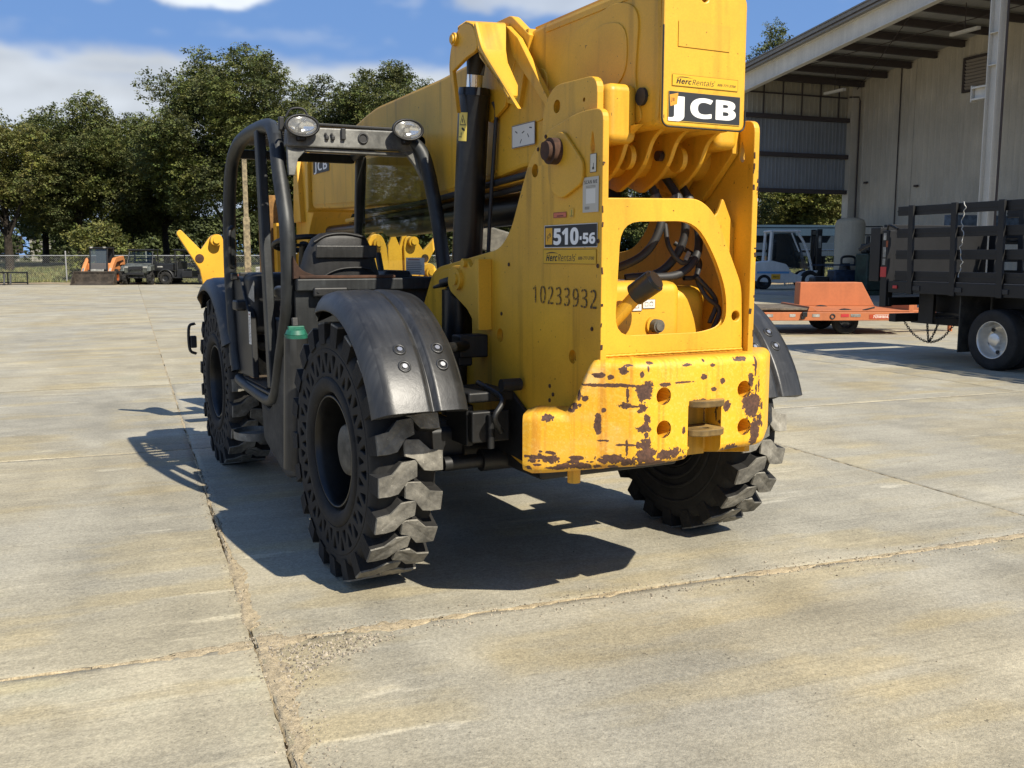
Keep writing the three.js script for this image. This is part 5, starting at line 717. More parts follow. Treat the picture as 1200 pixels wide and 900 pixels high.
function utv(label, pos, turn, hoodMat, tipper) { // front to +z
  const k = thing('utility_vehicle', label, 'utility vehicle', pos, turn, 'utility vehicles by the fence');
  obj('hood', [plateYZ([[1.35, 0.62, 0.05], [1.45, 0.95, 0.08], [1.30, 1.12, 0.08], [0.62, 1.22, 0.04], [0.60, 0.60]], -0.66, 0.66, [], 0.06), ...[-1, 1].map(s => plateYZ([[1.50, 0.75, 0.05], [1.42, 1.02, 0.08], [0.60, 1.12, 0.06], [0.55, 0.85], [0.80, 0.80, 0.1], [1.2, 0.80, 0.1]], s * 0.72 - 0.10, s * 0.72 + 0.10, [], 0.02))], hoodMat, k);
  obj('grille', [rbox(0.80, 0.18, 0.05, 0.02, 0, 0.93, 1.45), rbox(0.96, 0.14, 0.12, 0.03, 0, 0.62, 1.5), bar([-0.45, 0.45, 1.42], [-0.30, 0.85, 1.53], 0.06, 0.06), bar([0.45, 0.45, 1.42], [0.30, 0.85, 1.53], 0.06, 0.06)], M.black, k);
  for (const s of [-1, 1]) obj('headlamp', [rbox(0.20, 0.08, 0.04, 0.015, s * 0.50, 0.98, 1.44)], M.white, k);
  obj('floor_pan', [span(-0.70, 0.70, 0.36, 0.44, -1.4, 1.2, 0.02), rbox(1.3, 0.5, 0.45, 0.06, 0, 0.62, -0.35), rbox(1.35, 0.55, 0.12, 0.05, 0, 1.02, -0.50), rbox(0.18, 0.35, 0.6, 0.03, 0.72, 0.60, 0.1), rbox(0.18, 0.35, 0.6, 0.03, -0.72, 0.60, 0.1)], M.black, k);
  obj('roll_cage', [...[-1, 1].flatMap(s => [rod([s * 0.70, 1.10, 0.72], [s * 0.64, 1.90, 0.28], 0.035), rod([s * 0.66, 0.5, -0.62], [s * 0.64, 1.90, -0.58], 0.035), rod([s * 0.64, 1.90, 0.28], [s * 0.64, 1.90, -0.58], 0.035)]), rod([-0.64, 1.9, 0.28], [0.64, 1.9, 0.28], 0.035), rod([-0.64, 1.9, -0.58], [0.64, 1.9, -0.58], 0.035), rod([-0.64, 1.45, -0.6], [0.64, 1.45, -0.6], 0.03)], M.black, k);
  obj('roof', [rbox(1.46, 0.08, 1.10, 0.035, 0, 1.95, -0.15)], M.black, k);
  obj('windscreen', [sheet([-0.62, 1.86, 0.32], [0.62, 1.86, 0.32], [0.66, 1.16, 0.70], [-0.66, 1.16, 0.70])], M.glass, k);
  obj('steering_wheel', [new THREE.TorusGeometry(0.17, 0.02, 8, 20).rotateX(-0.5).translate(-0.33, 1.15, 0.28)], M.black, k);
  obj('cargo_bed', [span(-0.72, 0.72, 0.78, 0.84, -1.75, -0.70), span(-0.74, -0.68, 0.82, 1.15, -1.75, -0.70, 0.02), span(0.68, 0.74, 0.82, 1.15, -1.75, -0.70, 0.02), span(-0.72, 0.72, 0.82, 1.15, -1.78, -1.72, 0.02), span(-0.72, 0.72, 0.82, 1.15, -0.76, -0.70, 0.02), rbox(1.2, 0.35, 0.9, 0.05, 0, 0.58, -1.2)], tipper, k);
  obj('bed_decal', [rbox(0.012, 0.07, 0.32, 0.004, -0.745, 1.0, -1.45), rbox(0.012, 0.07, 0.32, 0.004, 0.745, 1.0, -1.45)].slice(0, 1), M.white, k);
  for (const s of [-1, 1]) { obj('wing_mirror', [rbox(0.10, 0.14, 0.03, 0.02, s * 0.80, 1.36, 0.52)], M.black, k); for (const z of [-1.15, 1.05]) smallWheel(k, 0.36, 0.27, s * 0.68, 0.36, z, M.black); obj('wheel_arch', [(() => { const q = new THREE.TorusGeometry(0.44, 0.05, 8, 16, 3.14); q.rotateY(Math.PI / 2); q.scale(2.6, 1, 1); q.translate(s * 0.68, 0.40, -1.15); return q; })()], M.plastic, k); }
  return k;
}
const greenGrey = std(C(0.20, 0.225, 0.22), 0.45, 0.1, { map: dustTex });
utv('grey green utility vehicle facing the yard beside the skid steer loader', [-21.05, 0, -55.5], 0.06, greenGrey, M.black);
utv('black utility vehicle with tipping cargo bed parked sideways behind the telehandler', [-18.35, 0, -55.4], 1.50, M.black, M.black);
{ const k = thing('pallet_fork_frame', 'black steel pallet fork frame lying by the grass verge', 'fork frame', [-28.0, 0, -54.6], 0); obj('frame', [span(-1.1, 0.75, 0.64, 0.72, 0, 0.06), span(-1.1, 0.75, 0.08, 0.15, 0, 0.06), ...[-1.1, -0.62, -0.40, 0.70].map(x => span(x, x + 0.06, 0.0, 0.70, 0, 0.06))], M.black, k); for (const x of [-0.55, -0.2]) obj('fork', [bar([x, 0.60, 0.03], [x + 0.12, 0.03, 0.35], 0.10, 0.05), bar([x + 0.12, 0.03, 0.35], [x + 0.15, 0.03, 1.2], 0.10, 0.04)], M.black, k); obj('guard_bar', Array.from({ length: 10 }, (_, i) => rod([-1.0 + i * 0.18, 0.72, -0.02], [-1.0 + i * 0.18, 1.0, -0.02], 0.008, 0.008, 6)).slice(0, 1), M.black, k); }
// things beyond the lawn
{ const k = thing('white_shed', 'small white shed with a blue roof beyond the trees', 'shed', [-49.5, 0.9, -108], 0); obj('wall', [span(-3, 3, 0, 3.0, -2, 2)], M.white, k); obj('roof', [plateXY([[-3.4, 2.9], [3.4, 2.9], [0, 4.4]], -2.3, 2.3, [], 0.01)], std(C(0.06, 0.13, 0.25), 0.6), k); obj('door', [span(-0.6, 0.6, 0, 2.1, 2.0, 2.05)], greenGrey, k); }
{ const k = thing('box_wagon', 'brown slatted wagon on white blocks past the pale green tree', 'wagon', [-56.5, 0.9, -105], 0); obj('side', [span(-3.5, 3.2, 1.0, 2.9, -1.2, 1.2)], std(C(0.11, 0.085, 0.07), 0.9, 0, { map: dustTex }), k); for (let i = 0; i < 9; i++) obj('slat', [span(-3.4 + i * 0.74, -3.2 + i * 0.74, 1.0, 2.9, 1.21, 1.28)], M.rust, k); for (const x of [-2.2, 0, 2.2]) obj('block', [span(x - 0.6, x + 0.6, 0, 0.98, -1, 1)], M.white, k); obj('yellow_load', [rbox(1.6, 0.9, 1.4, 0.2, -2.2, 3.3, 0)], M.yellow, k); }
{ // lift mast and pale machine glimpsed through the cab
  const k = thing('mast_lift', 'tall narrow beige mast lift standing behind the open cab', 'lift', [-12.4, 0, -45.6], 0.3); obj('mast', [span(-0.11, 0.11, 0.3, 6.4, -0.11, 0.11, 0.02), span(-0.15, 0.15, 0.3, 3.4, -0.14, 0.14, 0.02)], std(C(0.52, 0.43, 0.27), 0.6, 0, { map: dustTex }), k); obj('base', [rbox(1.0, 0.5, 1.6, 0.06, 0, 0.5, 0)], M.orange, k); for (const s of [-1, 1]) for (const z of [-0.55, 0.55]) smallWheel(k, 0.25, 0.16, s * 0.45, 0.25, z, M.white); }
{ const k = thing('pickup_truck', 'pale pickup truck parked at the verge behind the cab of the telehandler', 'pickup', [-11.6, 0, -54.2], 1.35); obj('body', [plateYZ([[-2.5, 0.45, 0.1], [-2.55, 1.0, 0.1], [-1.4, 1.10, 0.1], [-0.75, 1.75, 0.15], [0.6, 1.78, 0.15], [0.75, 1.1], [2.6, 1.08, 0.05], [2.6, 0.45, 0.1]], -0.9, 0.9, [], 0.08)], M.white, k); obj('window', [plateYZ([[-1.15, 1.15], [-0.68, 1.65], [0.55, 1.68], [0.6, 1.15]], -0.92, 0.92, [], 0.01)], gdark, k); for (const s of [-1, 1]) for (const z of [-1.6, 1.65]) smallWheel(k, 0.38, 0.26, s * 0.82, 0.38, z, M.hub); }

// ---------------------------------------------------------------- right side: metal building, stake truck, trailer, forklift
const wallCream = std(C(0.62, 0.565, 0.455), 0.75, 0, { map: softTex }), panelGrey = std(C(0.30, 0.32, 0.335), 0.6, 0.1, { map: softTex }), panelPale = std(C(0.44, 0.40, 0.30), 0.7, 0, { map: softTex }), purlinMat = std(C(0.055, 0.042, 0.036), 0.8), whiteSteel = std(C(0.77, 0.74, 0.66), 0.6, 0, { map: softTex }), liner = std(C(0.42, 0.41, 0.38), 0.85, 0, { map: softTex });
{
  const X0 = 30.76, Z0 = -35.9, [bx, bz] = gw(X0, Z0);
  const B = thing('metal_building', 'cream metal building with an open bay under a sloping purlin roof', 'building', [bx, 0, bz], GA);
  const roofY = z => 9.30 + 0.118 * z, xf = -6.0, zN = 27;      // local: x right, z towards us, corner at origin
  // ribbed sheet: along axis from a0 to a1 at fixed c, height from yb to yt(a)
  const ribbed = (ax, a0, a1, c, yb, yt, pitch, dep) => { const pos = [], idx = []; let k = 0; const pr = []; for (let a = a0; a < a1 - 0.01; a += pitch) { const e = Math.min(pitch, a1 - a); pr.push([a, 0], [a + e * 0.72, 0], [a + e * 0.78, dep], [a + e * 0.94, dep]); } pr.push([a1, 0]); for (const [a, d] of pr) { const top = yt(a); ax === 'x' ? pos.push(a, yb, c + d, a, top, c + d) : pos.push(c - d, yb, a, c - d, top, a); } for (let i = 0; i < pr.length - 1; i++) { const p = i * 2; idx.push(p, p + 2, p + 1, p + 1, p + 2, p + 3); } const g = new THREE.BufferGeometry(); g.setAttribute('position', new THREE.Float32BufferAttribute(pos, 3)); g.setIndex(idx); const q = g.toNonIndexed(); q.computeVertexNormals(); return q; };
  for (let z = 0; z < zN; z += 3.6) obj('wall_panel', [ribbed('z', z + 0.01, Math.min(zN, z + 3.59), 0, 0, a => roofY(a) - 0.05, 0.30, 0.012)], wallCream, B);
  const backing = obj('wall_core', [span(0.02, 0.15, 0, 9.1, 0, zN), span(0.02, 12, 0, 9.1, 0, 0.1)], wallCream, B);
  for (let i = 0; i < 6; i++) { const x = xf + i * 1.0; obj('upper_panel', [ribbed('x', x + 0.012, x + 0.988, 0.02, 7.62, () => 9.25, 0.25, 0.03)], panelPale, B); obj('lower_panel', [ribbed('x', x + 0.012, x + 0.988, 0.02, 4.45, () => 7.58, 0.2, 0.035)], panelGrey, B); }
  obj('panel_backing', [span(xf, 0, 4.46, 9.2, -0.12, -0.02)], panelGrey, B);
  for (const y of [4.45, 6.0, 7.60]) obj('girt', [span(xf, -0.42, y - 0.09, y + 0.09, 0.06, 0.22, 0.01)], purlinMat, B);
  obj('sag_rod', [span(xf, -0.55, 8.55, 8.61, 0.08, 0.12)], purlinMat, B);
  for (let i = 0; i < 5; i++) obj('sag_rod', [span(xf + 1 + i - 0.02, xf + 1 + i + 0.02, 7.7, 9.2, 0.08, 0.11)], purlinMat, B);
  obj('corner_column', [span(-0.45, -0.03, 0, 9.2, -0.1, 0.35, 0.02), span(-0.50, -0.02, 0, 9.1, 0.33, 0.37)], wallCream, B);
  for (let i = 0; i < 14; i++) { const z = 0.55 + i * 1.38; obj('purlin', [box(5.9, 0.22, 0.07, xf / 2, roofY(z) - 0.22, z, -0.05), box(5.9, 0.02, 0.16, xf / 2, roofY(z) - 0.11, z + 0.05), box(5.9, 0.02, 0.14, xf / 2, roofY(z) - 0.33, z - 0.04)], purlinMat, B); }
  const tilt = Math.atan(0.118);
  obj('roof_sheet', [box(20, 0.12, zN / Math.cos(tilt) + 0.8, 4.0 - 0.2, roofY(zN / 2) + 0.0, zN / 2 - 0.2, -tilt)], liner, B);
  const rz = (z0, z1, y0, y1, x0, x1) => { const g = box(x1 - x0, y1 - y0, (z1 - z0) / Math.cos(tilt), 0, 0, 0, -tilt); g.translate((x0 + x1) / 2, roofY((z0 + z1) / 2) + (y0 + y1) / 2, (z0 + z1) / 2); return g; };
  obj('rafter', [rz(-0.4, zN, -0.75, -0.10, xf - 0.02, xf + 0.02), rz(-0.4, zN, -0.79, -0.752, xf - 0.13, xf + 0.13), rz(-0.4, zN, -0.10, -0.07, xf - 0.13, xf + 0.13)], whiteSteel, B);
  obj('rake_trim', [rz(-0.6, zN, -0.065, 0.05, xf - 0.30, xf - 0.05), rz(-0.6, zN, 0.055, 0.18, xf - 0.36, xf - 0.22), rz(-0.6, zN, 0.19, 0.24, xf - 0.40, xf + 0.1)], std(C(0.30, 0.29, 0.27), 0.6, 0.2, { map: softTex }), B);
  obj('gutter_line', [rz(-0.6, zN, 0.02, 0.06, xf - 0.33, xf - 0.305)], purlinMat, B);
  const cz = 13.1; const col = obj('column', [span(xf - 0.15, xf + 0.15, 0, roofY(cz) - 0.75, cz - 0.19, cz - 0.16), span(xf - 0.15, xf + 0.15, 0, roofY(cz) - 0.75, cz + 0.16, cz + 0.19), span(xf - 0.015, xf + 0.015, 0, roofY(cz) - 0.75, cz - 0.16, cz + 0.16)], whiteSteel, B);
  for (const y of [6.55, 7.35, 8.3]) obj('bracket', y === 6.55 ? [span(xf - 0.12, xf + 0.10, 6.4, 6.45, cz - 0.75, cz - 0.2), span(xf - 0.12, xf + 0.10, 6.75, 6.8, cz - 0.75, cz - 0.2), span(xf - 0.01, xf + 0.01, 6.45, 6.75, cz - 0.72, cz - 0.2), span(xf - 0.12, xf + 0.10, 6.35, 6.85, cz - 0.78, cz - 0.75)] : [span(xf - 0.13, xf + 0.02, y - 0.015, y + 0.015, cz - 0.16, cz + 0.16)], whiteSteel, col);
  obj('conduit', [rod([xf, 0, cz + 0.34], [xf, 11.5, cz + 0.34], 0.035, 0.035, 8)], purlinMat, B);
  obj('conduit', [tube([[-0.18, 0.5, 0.5], [-0.18, 8.5, 0.5], [-0.19, 8.6, 0.45], [-0.6, 8.6, 0.3]], 0.035, 40, 8, 0.05)], purlinMat, B);
  obj('conduit', [rod([-0.05, 0, 2.8], [-0.05, 9.5, 2.8], 0.022, 0.025, 8)], purlinMat, B);
  const lv = obj('louvre', [span(-0.12, -0.03, 7.92, 8.0, 6.2, 7.75), span(-0.12, -0.03, 9.16, 9.24, 6.2, 7.75), span(-0.12, -0.03, 7.92, 9.24, 6.12, 6.22), span(-0.12, -0.03, 7.92, 9.24, 7.74, 7.82)], purlinMat, B);
  for (let i = 0; i < 9; i++) obj('slat', [box(0.03, 0.12, 1.5, -0.07, 8.07 + i * 0.128, 6.98, 0, 0, 0.6)], std(C(0.24, 0.205, 0.16), 0.8), lv);
  for (const [x, y, z] of [[-3.0, 0, 2.2], [-3.6, 0, 9.5]]) { const ry = roofY(z) - 0.4; const l = obj('hanging_light', [box(0.16, 0.10, 1.2, x, ry - 0.75, z)], whiteSteel, B); obj('light_rod', [rod([x, ry - 0.72, z], [x, ry + 0.2, z], 0.015, 0.015, 6)], purlinMat, l); }
  obj('brace_rod', [rod([xf + 0.1, roofY(0) - 0.35, 0.3], [-0.2, roofY(14) - 0.35, 14], 0.018, 0.018, 6)], purlinMat, B);
  obj('brace_rod', [rod([xf + 0.1, roofY(10) - 0.35, 10], [-0.2, roofY(0) - 0.35, 0.3], 0.018, 0.018, 6)], purlinMat, B);
  for (const [y, z] of [[4.84, 0.97], [4.5, 3.97]]) obj('wall_fitting', [rbox(0.10, 0.09, 0.2, 0.02, -0.08, y, z)], purlinMat, B);
  obj('near_post', [span(xf + 3.0, xf + 3.2, 0, 5.0, cz + 2.5, cz + 2.65)], purlinMat, B);
  struct(obj('building_floor', [(() => { const g = box(14, 0.03, zN, 0, 0, 0); g.rotateY(GA); const [fx, fz] = gw(X0 + 1, Z0 + zN / 2); g.translate(fx, 0.0, fz); return g; })()].slice(0, 1), std(C(0.30, 0.29, 0.27), 0.85, 0, { map: softTex })));
}
// --- stake bed truck
{
  const [tx, tz] = gw(11.2, -10.1); const T = thing('stake_truck', 'black stake bed truck with lift gate and twin rear wheels beside the building', 'truck', [tx, 0, tz], GA);
  const bk = std(C(0.009, 0.009, 0.010), 0.55, 0, { map: scuffTex }), z0 = -2.0, z1 = 3.6, W = 2.35;     // local: x away from us, z towards the nose
  obj('bed', [span(0.0, W, 1.05, 1.20, z0, z1, 0.01), span(-0.03, 0.02, 1.03, 1.21, z0, z1, 0.008)], bk, T);
  for (const x of [0.0, W - 0.06]) {
    for (const [a, b] of [[2.22, 2.36], [1.88, 2.02], [1.55, 1.69], [1.22, 1.37]]) obj('rail', [span(x, x + 0.045, a, b, z0 + 0.1, z1, 0.006), span(x - 0.008, x + 0.01, (a + b) / 2 - 0.012, (a + b) / 2 + 0.012, z0 + 0.1, z1)], bk, T);
    for (let i = 0; i < 7; i++) { const z = z0 + 0.42 + i * 0.83; obj('stake', [plateYZ([[z + 0.10, 1.02], [z + 0.0, 1.02], [z - 0.05, 2.37], [z + 0.05, 2.37]], x - 0.055, x - 0.010, [], 0.008)], bk, T); }
  }
  obj('tie_chain', [tube(Array.from({ length: 26 }, (_, i) => [-0.07 - 0.012 * (i % 2), 2.37 - i * 0.043, -0.55 + 0.02 * Math.sin(i * 0.7) + 0.012 * (i % 3)]), 0.007, 130, 5)], galv, T);
  for (let i = 0; i < 6; i++) obj('stake_pocket', [rbox(0.02, 0.07, 0.14, 0.005, -0.036, 1.11, z0 + 0.6 + i * 0.8)], M.hose, T);
  obj('marker_lamp', [rbox(0.02, 0.05, 0.09, 0.008, -0.04, 1.12, z0 + 0.16)], M.red, T);
  const gate = obj('lift_gate', [span(-0.05, 0.09, 0.80, 2.0, z0 - 0.16, z0 - 0.02, 0.01), span(W - 0.14, W, 0.80, 2.0, z0 - 0.16, z0 - 0.02, 0.01), span(0.1, W - 0.1, 1.2, 2.1, z0 - 0.30, z0 - 0.22, 0.01), span(-0.05, 0.10, 1.2, 2.05, z0 - 0.42, z0 - 0.2, 0.01), span(0, W, 0.82, 0.95, z0 - 0.2, z0, 0.01), tube([[0, 2.0, z0 - 0.1], [-0.02, 2.08, z0 - 0.05], [0, 2.02, z0 + 0.12]], 0.018, 14, 6), bar([0, 1.85, z0 - 0.3], [-0.02, 1.7, z0 - 0.7], 0.04, 0.05)], bk, T);
  for (const [a, b] of [[1.85, 1.96], [1.58, 1.74], [1.46, 1.56]]) obj('gate_label', [span(-0.056, -0.052, a, b, z0 - 0.12, z0 - 0.06)], M.white, gate); obj('gate_label', [span(-0.056, -0.052, 1.74, 1.84, z0 - 0.06, z0 - 0.02)], M.orange, gate);
  obj('red_reflector', [span(-0.058, -0.052, 1.27, 1.43, z0 - 0.155, z0 - 0.03)], M.red, gate);
  obj('chassis', [span(0.65, 0.8, 0.72, 1.03, z0, z1, 0.01), span(1.55, 1.7, 0.72, 1.03, z0, z1, 0.01), rod([0.2, 0.43, 0], [W - 0.2, 0.43, 0], 0.08), rbox(0.4, 0.4, 0.45, 0.1, W / 2, 0.45, 0), span(0.2, W - 0.2, 0.55, 0.68, z0 - 0.2, z0 - 0.05, 0.01), span(0.9, 1.45, 0.5, 0.62, z0 - 0.45, z0 + 0.6, 0.01), rbox(0.06, 0.5, 0.3, 0.01, 0.4, 0.8, z0 + 0.4)], bk, T);
  obj('mud_flap', [span(0.04, 0.62, 0.20, 1.03, -0.62, -0.60)], std(C(0.085, 0.085, 0.078), 0.85, 0, { map: dustTex }), T);
  obj('mud_flap', [span(W - 0.62, W - 0.04, 0.20, 1.03, -0.62, -0.60)], std(C(0.085, 0.085, 0.078), 0.85, 0, { map: dustTex }), T);
  const links = (pts, n) => { const c = new THREE.CatmullRomCurve3(pts.map(p => V(...p))), out = []; for (let i = 0; i < n; i++) { const p = c.getPoint((i + 0.5) / n), t = c.getTangent((i + 0.5) / n), g = new THREE.TorusGeometry(0.022, 0.006, 5, 10).scale(1.35, 0.8, 1).rotateX(i % 2 ? Math.PI / 2 : 0); g.applyQuaternion(new THREE.Quaternion().setFromUnitVectors(V(1, 0, 0), t)); g.translate(p.x, p.y, p.z); out.push(g); } return out; };
  stuff(obj('safety_chain', [links([[0.45, 0.58, z0 - 0.15], [0.45, 0.36, z0 + 0.10], [0.45, 0.26, z0 + 0.42], [0.45, 0.34, z0 + 0.68], [0.45, 0.58, z0 + 0.92]], 34), links([[0.47, 0.58, z0 + 0.35], [0.46, 0.42, z0 + 0.38], [0.45, 0.28, z0 + 0.43], [0.46, 0.42, z0 + 0.52], [0.47, 0.58, z0 + 0.58]], 20)], M.black, T));
  const wh = (x, dir, z = 0, parts = true) => { const G = new THREE.Group(); G.name = 'wheel'; G.position.set(x, 0.43, z); T.add(G); const ty = lathe([[0.26, -0.11], [0.34, -0.125], [0.40, -0.115], [0.425, -0.095], [0.43, 0], [0.425, 0.095], [0.40, 0.115], [0.34, 0.125], [0.26, 0.11]], 48); ty.rotateZ(Math.PI / 2); obj('tyre', [ty], std(C(0.028, 0.028, 0.028), 0.8, 0, { map: dustTex }), G); const gv = []; for (const a of [-0.05, 0, 0.05]) { const t = new THREE.TorusGeometry(0.43, 0.006, 5, 48); t.rotateY(Math.PI / 2); t.translate(a, 0, 0); gv.push(t); }
    const ri = lathe(dir > 0 ? [[0.265, 0.11], [0.25, 0.115], [0.243, 0.08], [0.235, 0.02], [0.22, -0.06], [0.16, -0.075], [0.15, -0.05], [0.10, -0.03], [0.10, 0.06], [0.085, 0.085], [0, 0.09]] : [[0.265, 0.11], [0.25, 0.115], [0.20, 0.10], [0.12, 0.09], [0, 0.09]], 40); ri.rotateZ(Math.PI / 2); obj('rim', [ri], std(C(0.82, 0.82, 0.80), 0.32, 0.6, { map: softTex }), G);
    if (dir > 0) for (let i = 0; i < 6; i++) { const a = i / 6 * 6.283 + 0.3; obj('hand_hole', [rod([0.052, 0.185 * Math.sin(a), 0.185 * Math.cos(a)], [0.07, 0.185 * Math.sin(a), 0.185 * Math.cos(a)], 0.026, 0.026, 10)], M.hose, G); } return G; };
  wh(0.13, 1); wh(0.40, 0); wh(W - 0.40, 0); const wf = wh(W - 0.13, 1); wf.rotation.y = Math.PI; 
  // cab ahead of the bed, past the picture edge
  const cabz = 3.7; obj('cab', [plateYZ([[cabz, 0.55, 0.05], [cabz, 2.2, 0.12], [cabz + 1.2, 2.2, 0.2], [cabz + 1.7, 1.45, 0.1], [cabz + 2.7, 1.3, 0.15], [cabz + 2.8, 0.55, 0.1]], 0.15, W - 0.15, [], 0.06)], M.white, T); obj('cab_window', [plateYZ([[cabz + 0.25, 1.45], [cabz + 0.25, 2.0, 0.05], [cabz + 1.15, 2.0, 0.1], [cabz + 1.5, 1.45]], 0.135, W - 0.135, [], 0.005)], gdark, T); wh(0.25, 1, cabz + 2.0); const w2 = wh(W - 0.25, 1, cabz + 2.0); w2.rotation.y = Math.PI;
}
// --- orange tilt trailer across the yard behind the truck
{
  const K = thing('tilt_trailer', 'orange equipment trailer with plank deck standing behind the stake truck', 'trailer', [5.4, 0, -20.6], 0.02), dk = std(C(0.56, 0.18, 0.065), 0.6, 0, { map: softTex });
  obj('side_beam', [span(-3.6, 2.75, 0.30, 0.47, 0.98, 1.06, 0.01)], dk, K); obj('side_beam', [span(-3.6, 2.75, 0.30, 0.47, -1.06, -0.98, 0.01)], dk, K);
  for (let i = 0; i < 9; i++) obj('plank', [span(-3.6, 0.62, 0.505, 0.545, -0.94 + i * 0.21, -0.745 + i * 0.21, 0.006)], std(C(0.30, 0.25, 0.19), 0.9, 0, { map: dustTex, bumpMap: grainTex, bumpScale: 0.006 }), K);
  obj('front_deck', [span(0.70, 2.70, 0.475, 0.50, -0.97, 0.97, 0.004), plateXY([[0.60, 0.48], [0.63, 0.58], [0.68, 0.58], [0.80, 0.48]], -0.97, 0.97, [], 0.004), span(2.70, 2.80, 0.30, 0.66, -0.6, 0.9, 0.01)], dk, K);
  obj('cross_beam', [span(-3.5, 2.7, 0.32, 0.44, -0.5, -0.42), span(-3.5, 2.7, 0.32, 0.44, 0.42, 0.5), ...[-3, -2, -1, 0, 1, 2].map(x => span(x, x + 0.08, 0.33, 0.46, -0.97, 0.97))].slice(0, 8), dk, K);
  obj('guard_box', [plateXY([[1.03, 0.50], [1.04, 1.02, 0.02], [2.42, 1.02, 0.02], [2.72, 0.50]], -1.34, -0.95, [], 0.012)], dk, K);
  obj('guard_plate', [sheet([2.43, 1.0, -0.97], [2.43, 1.0, -1.32], [2.473, 0.925, -1.32], [2.473, 0.925, -0.97])].map(g => g.translate(0.016, 0, 0)), M.white, K);
  obj('tongue', [bar([2.75, 0.40, 0.55], [4.3, 0.42, 0.0], 0.09, 0.16), bar([2.75, 0.40, -0.55], [4.3, 0.42, 0.0], 0.09, 0.16), span(2.9, 3.2, 0.42, 0.62, -0.15, 0.15, 0.01), rod([4.0, 0.0, 0], [4.0, 0.75, 0], 0.05)], dk, K);
  for (const [x, w, m] of [[-0.2, 0.13, M.white], [0.26, 0.12, M.white], [0.74, 0.15, M.white], [1.33, 0.16, M.red], [1.55, 0.20, M.white]]) obj('reflector', [span(x - w / 2, x + w / 2, 0.375, 0.435, 1.062, 1.066)], m, K);
  obj('lamp_ring', [new THREE.TorusGeometry(0.045, 0.014, 8, 20).translate(1.08, 0.385, 1.064)], M.hose, K); obj('ratchet', [rbox(0.10, 0.10, 0.05, 0.01, 0.50, 0.43, 1.09), rbox(0.06, 0.06, 0.04, 0.01, 0.46, 0.36, 1.09)], M.black, K);
  obj('maker_print', [sheet([1.83, 0.425, 1.066], [2.72, 0.425, 1.066], [2.72, 0.335, 1.066], [1.83, 0.335, 1.066])], print(720, 80, (x, w, h) => { x.fillStyle = '#a8401c'; x.fillRect(0, 0, w, h); x.fillStyle = '#d7d2c6'; x.save(); x.transform(1, 0, -0.3, 1, 40, 0); x.font = 'bold 68px sans-serif'; x.fillText('TOWMASTER', 30, 66, 560); x.restore(); x.fillRect(90, 2, 600, 6); }), K, true);
  for (const [x, z] of [[1.45, 0.74], [1.45, -0.72]]) smallWheel(K, 0.265, 0.22, x, 0.265, z, M.black, Math.PI / 2, 0);
  obj('hook', [tube([[1.75, 0.50, 0.9], [1.86, 0.53, 0.92], [1.98, 0.56, 0.93]], 0.018, 10, 6)], M.black, K);
}
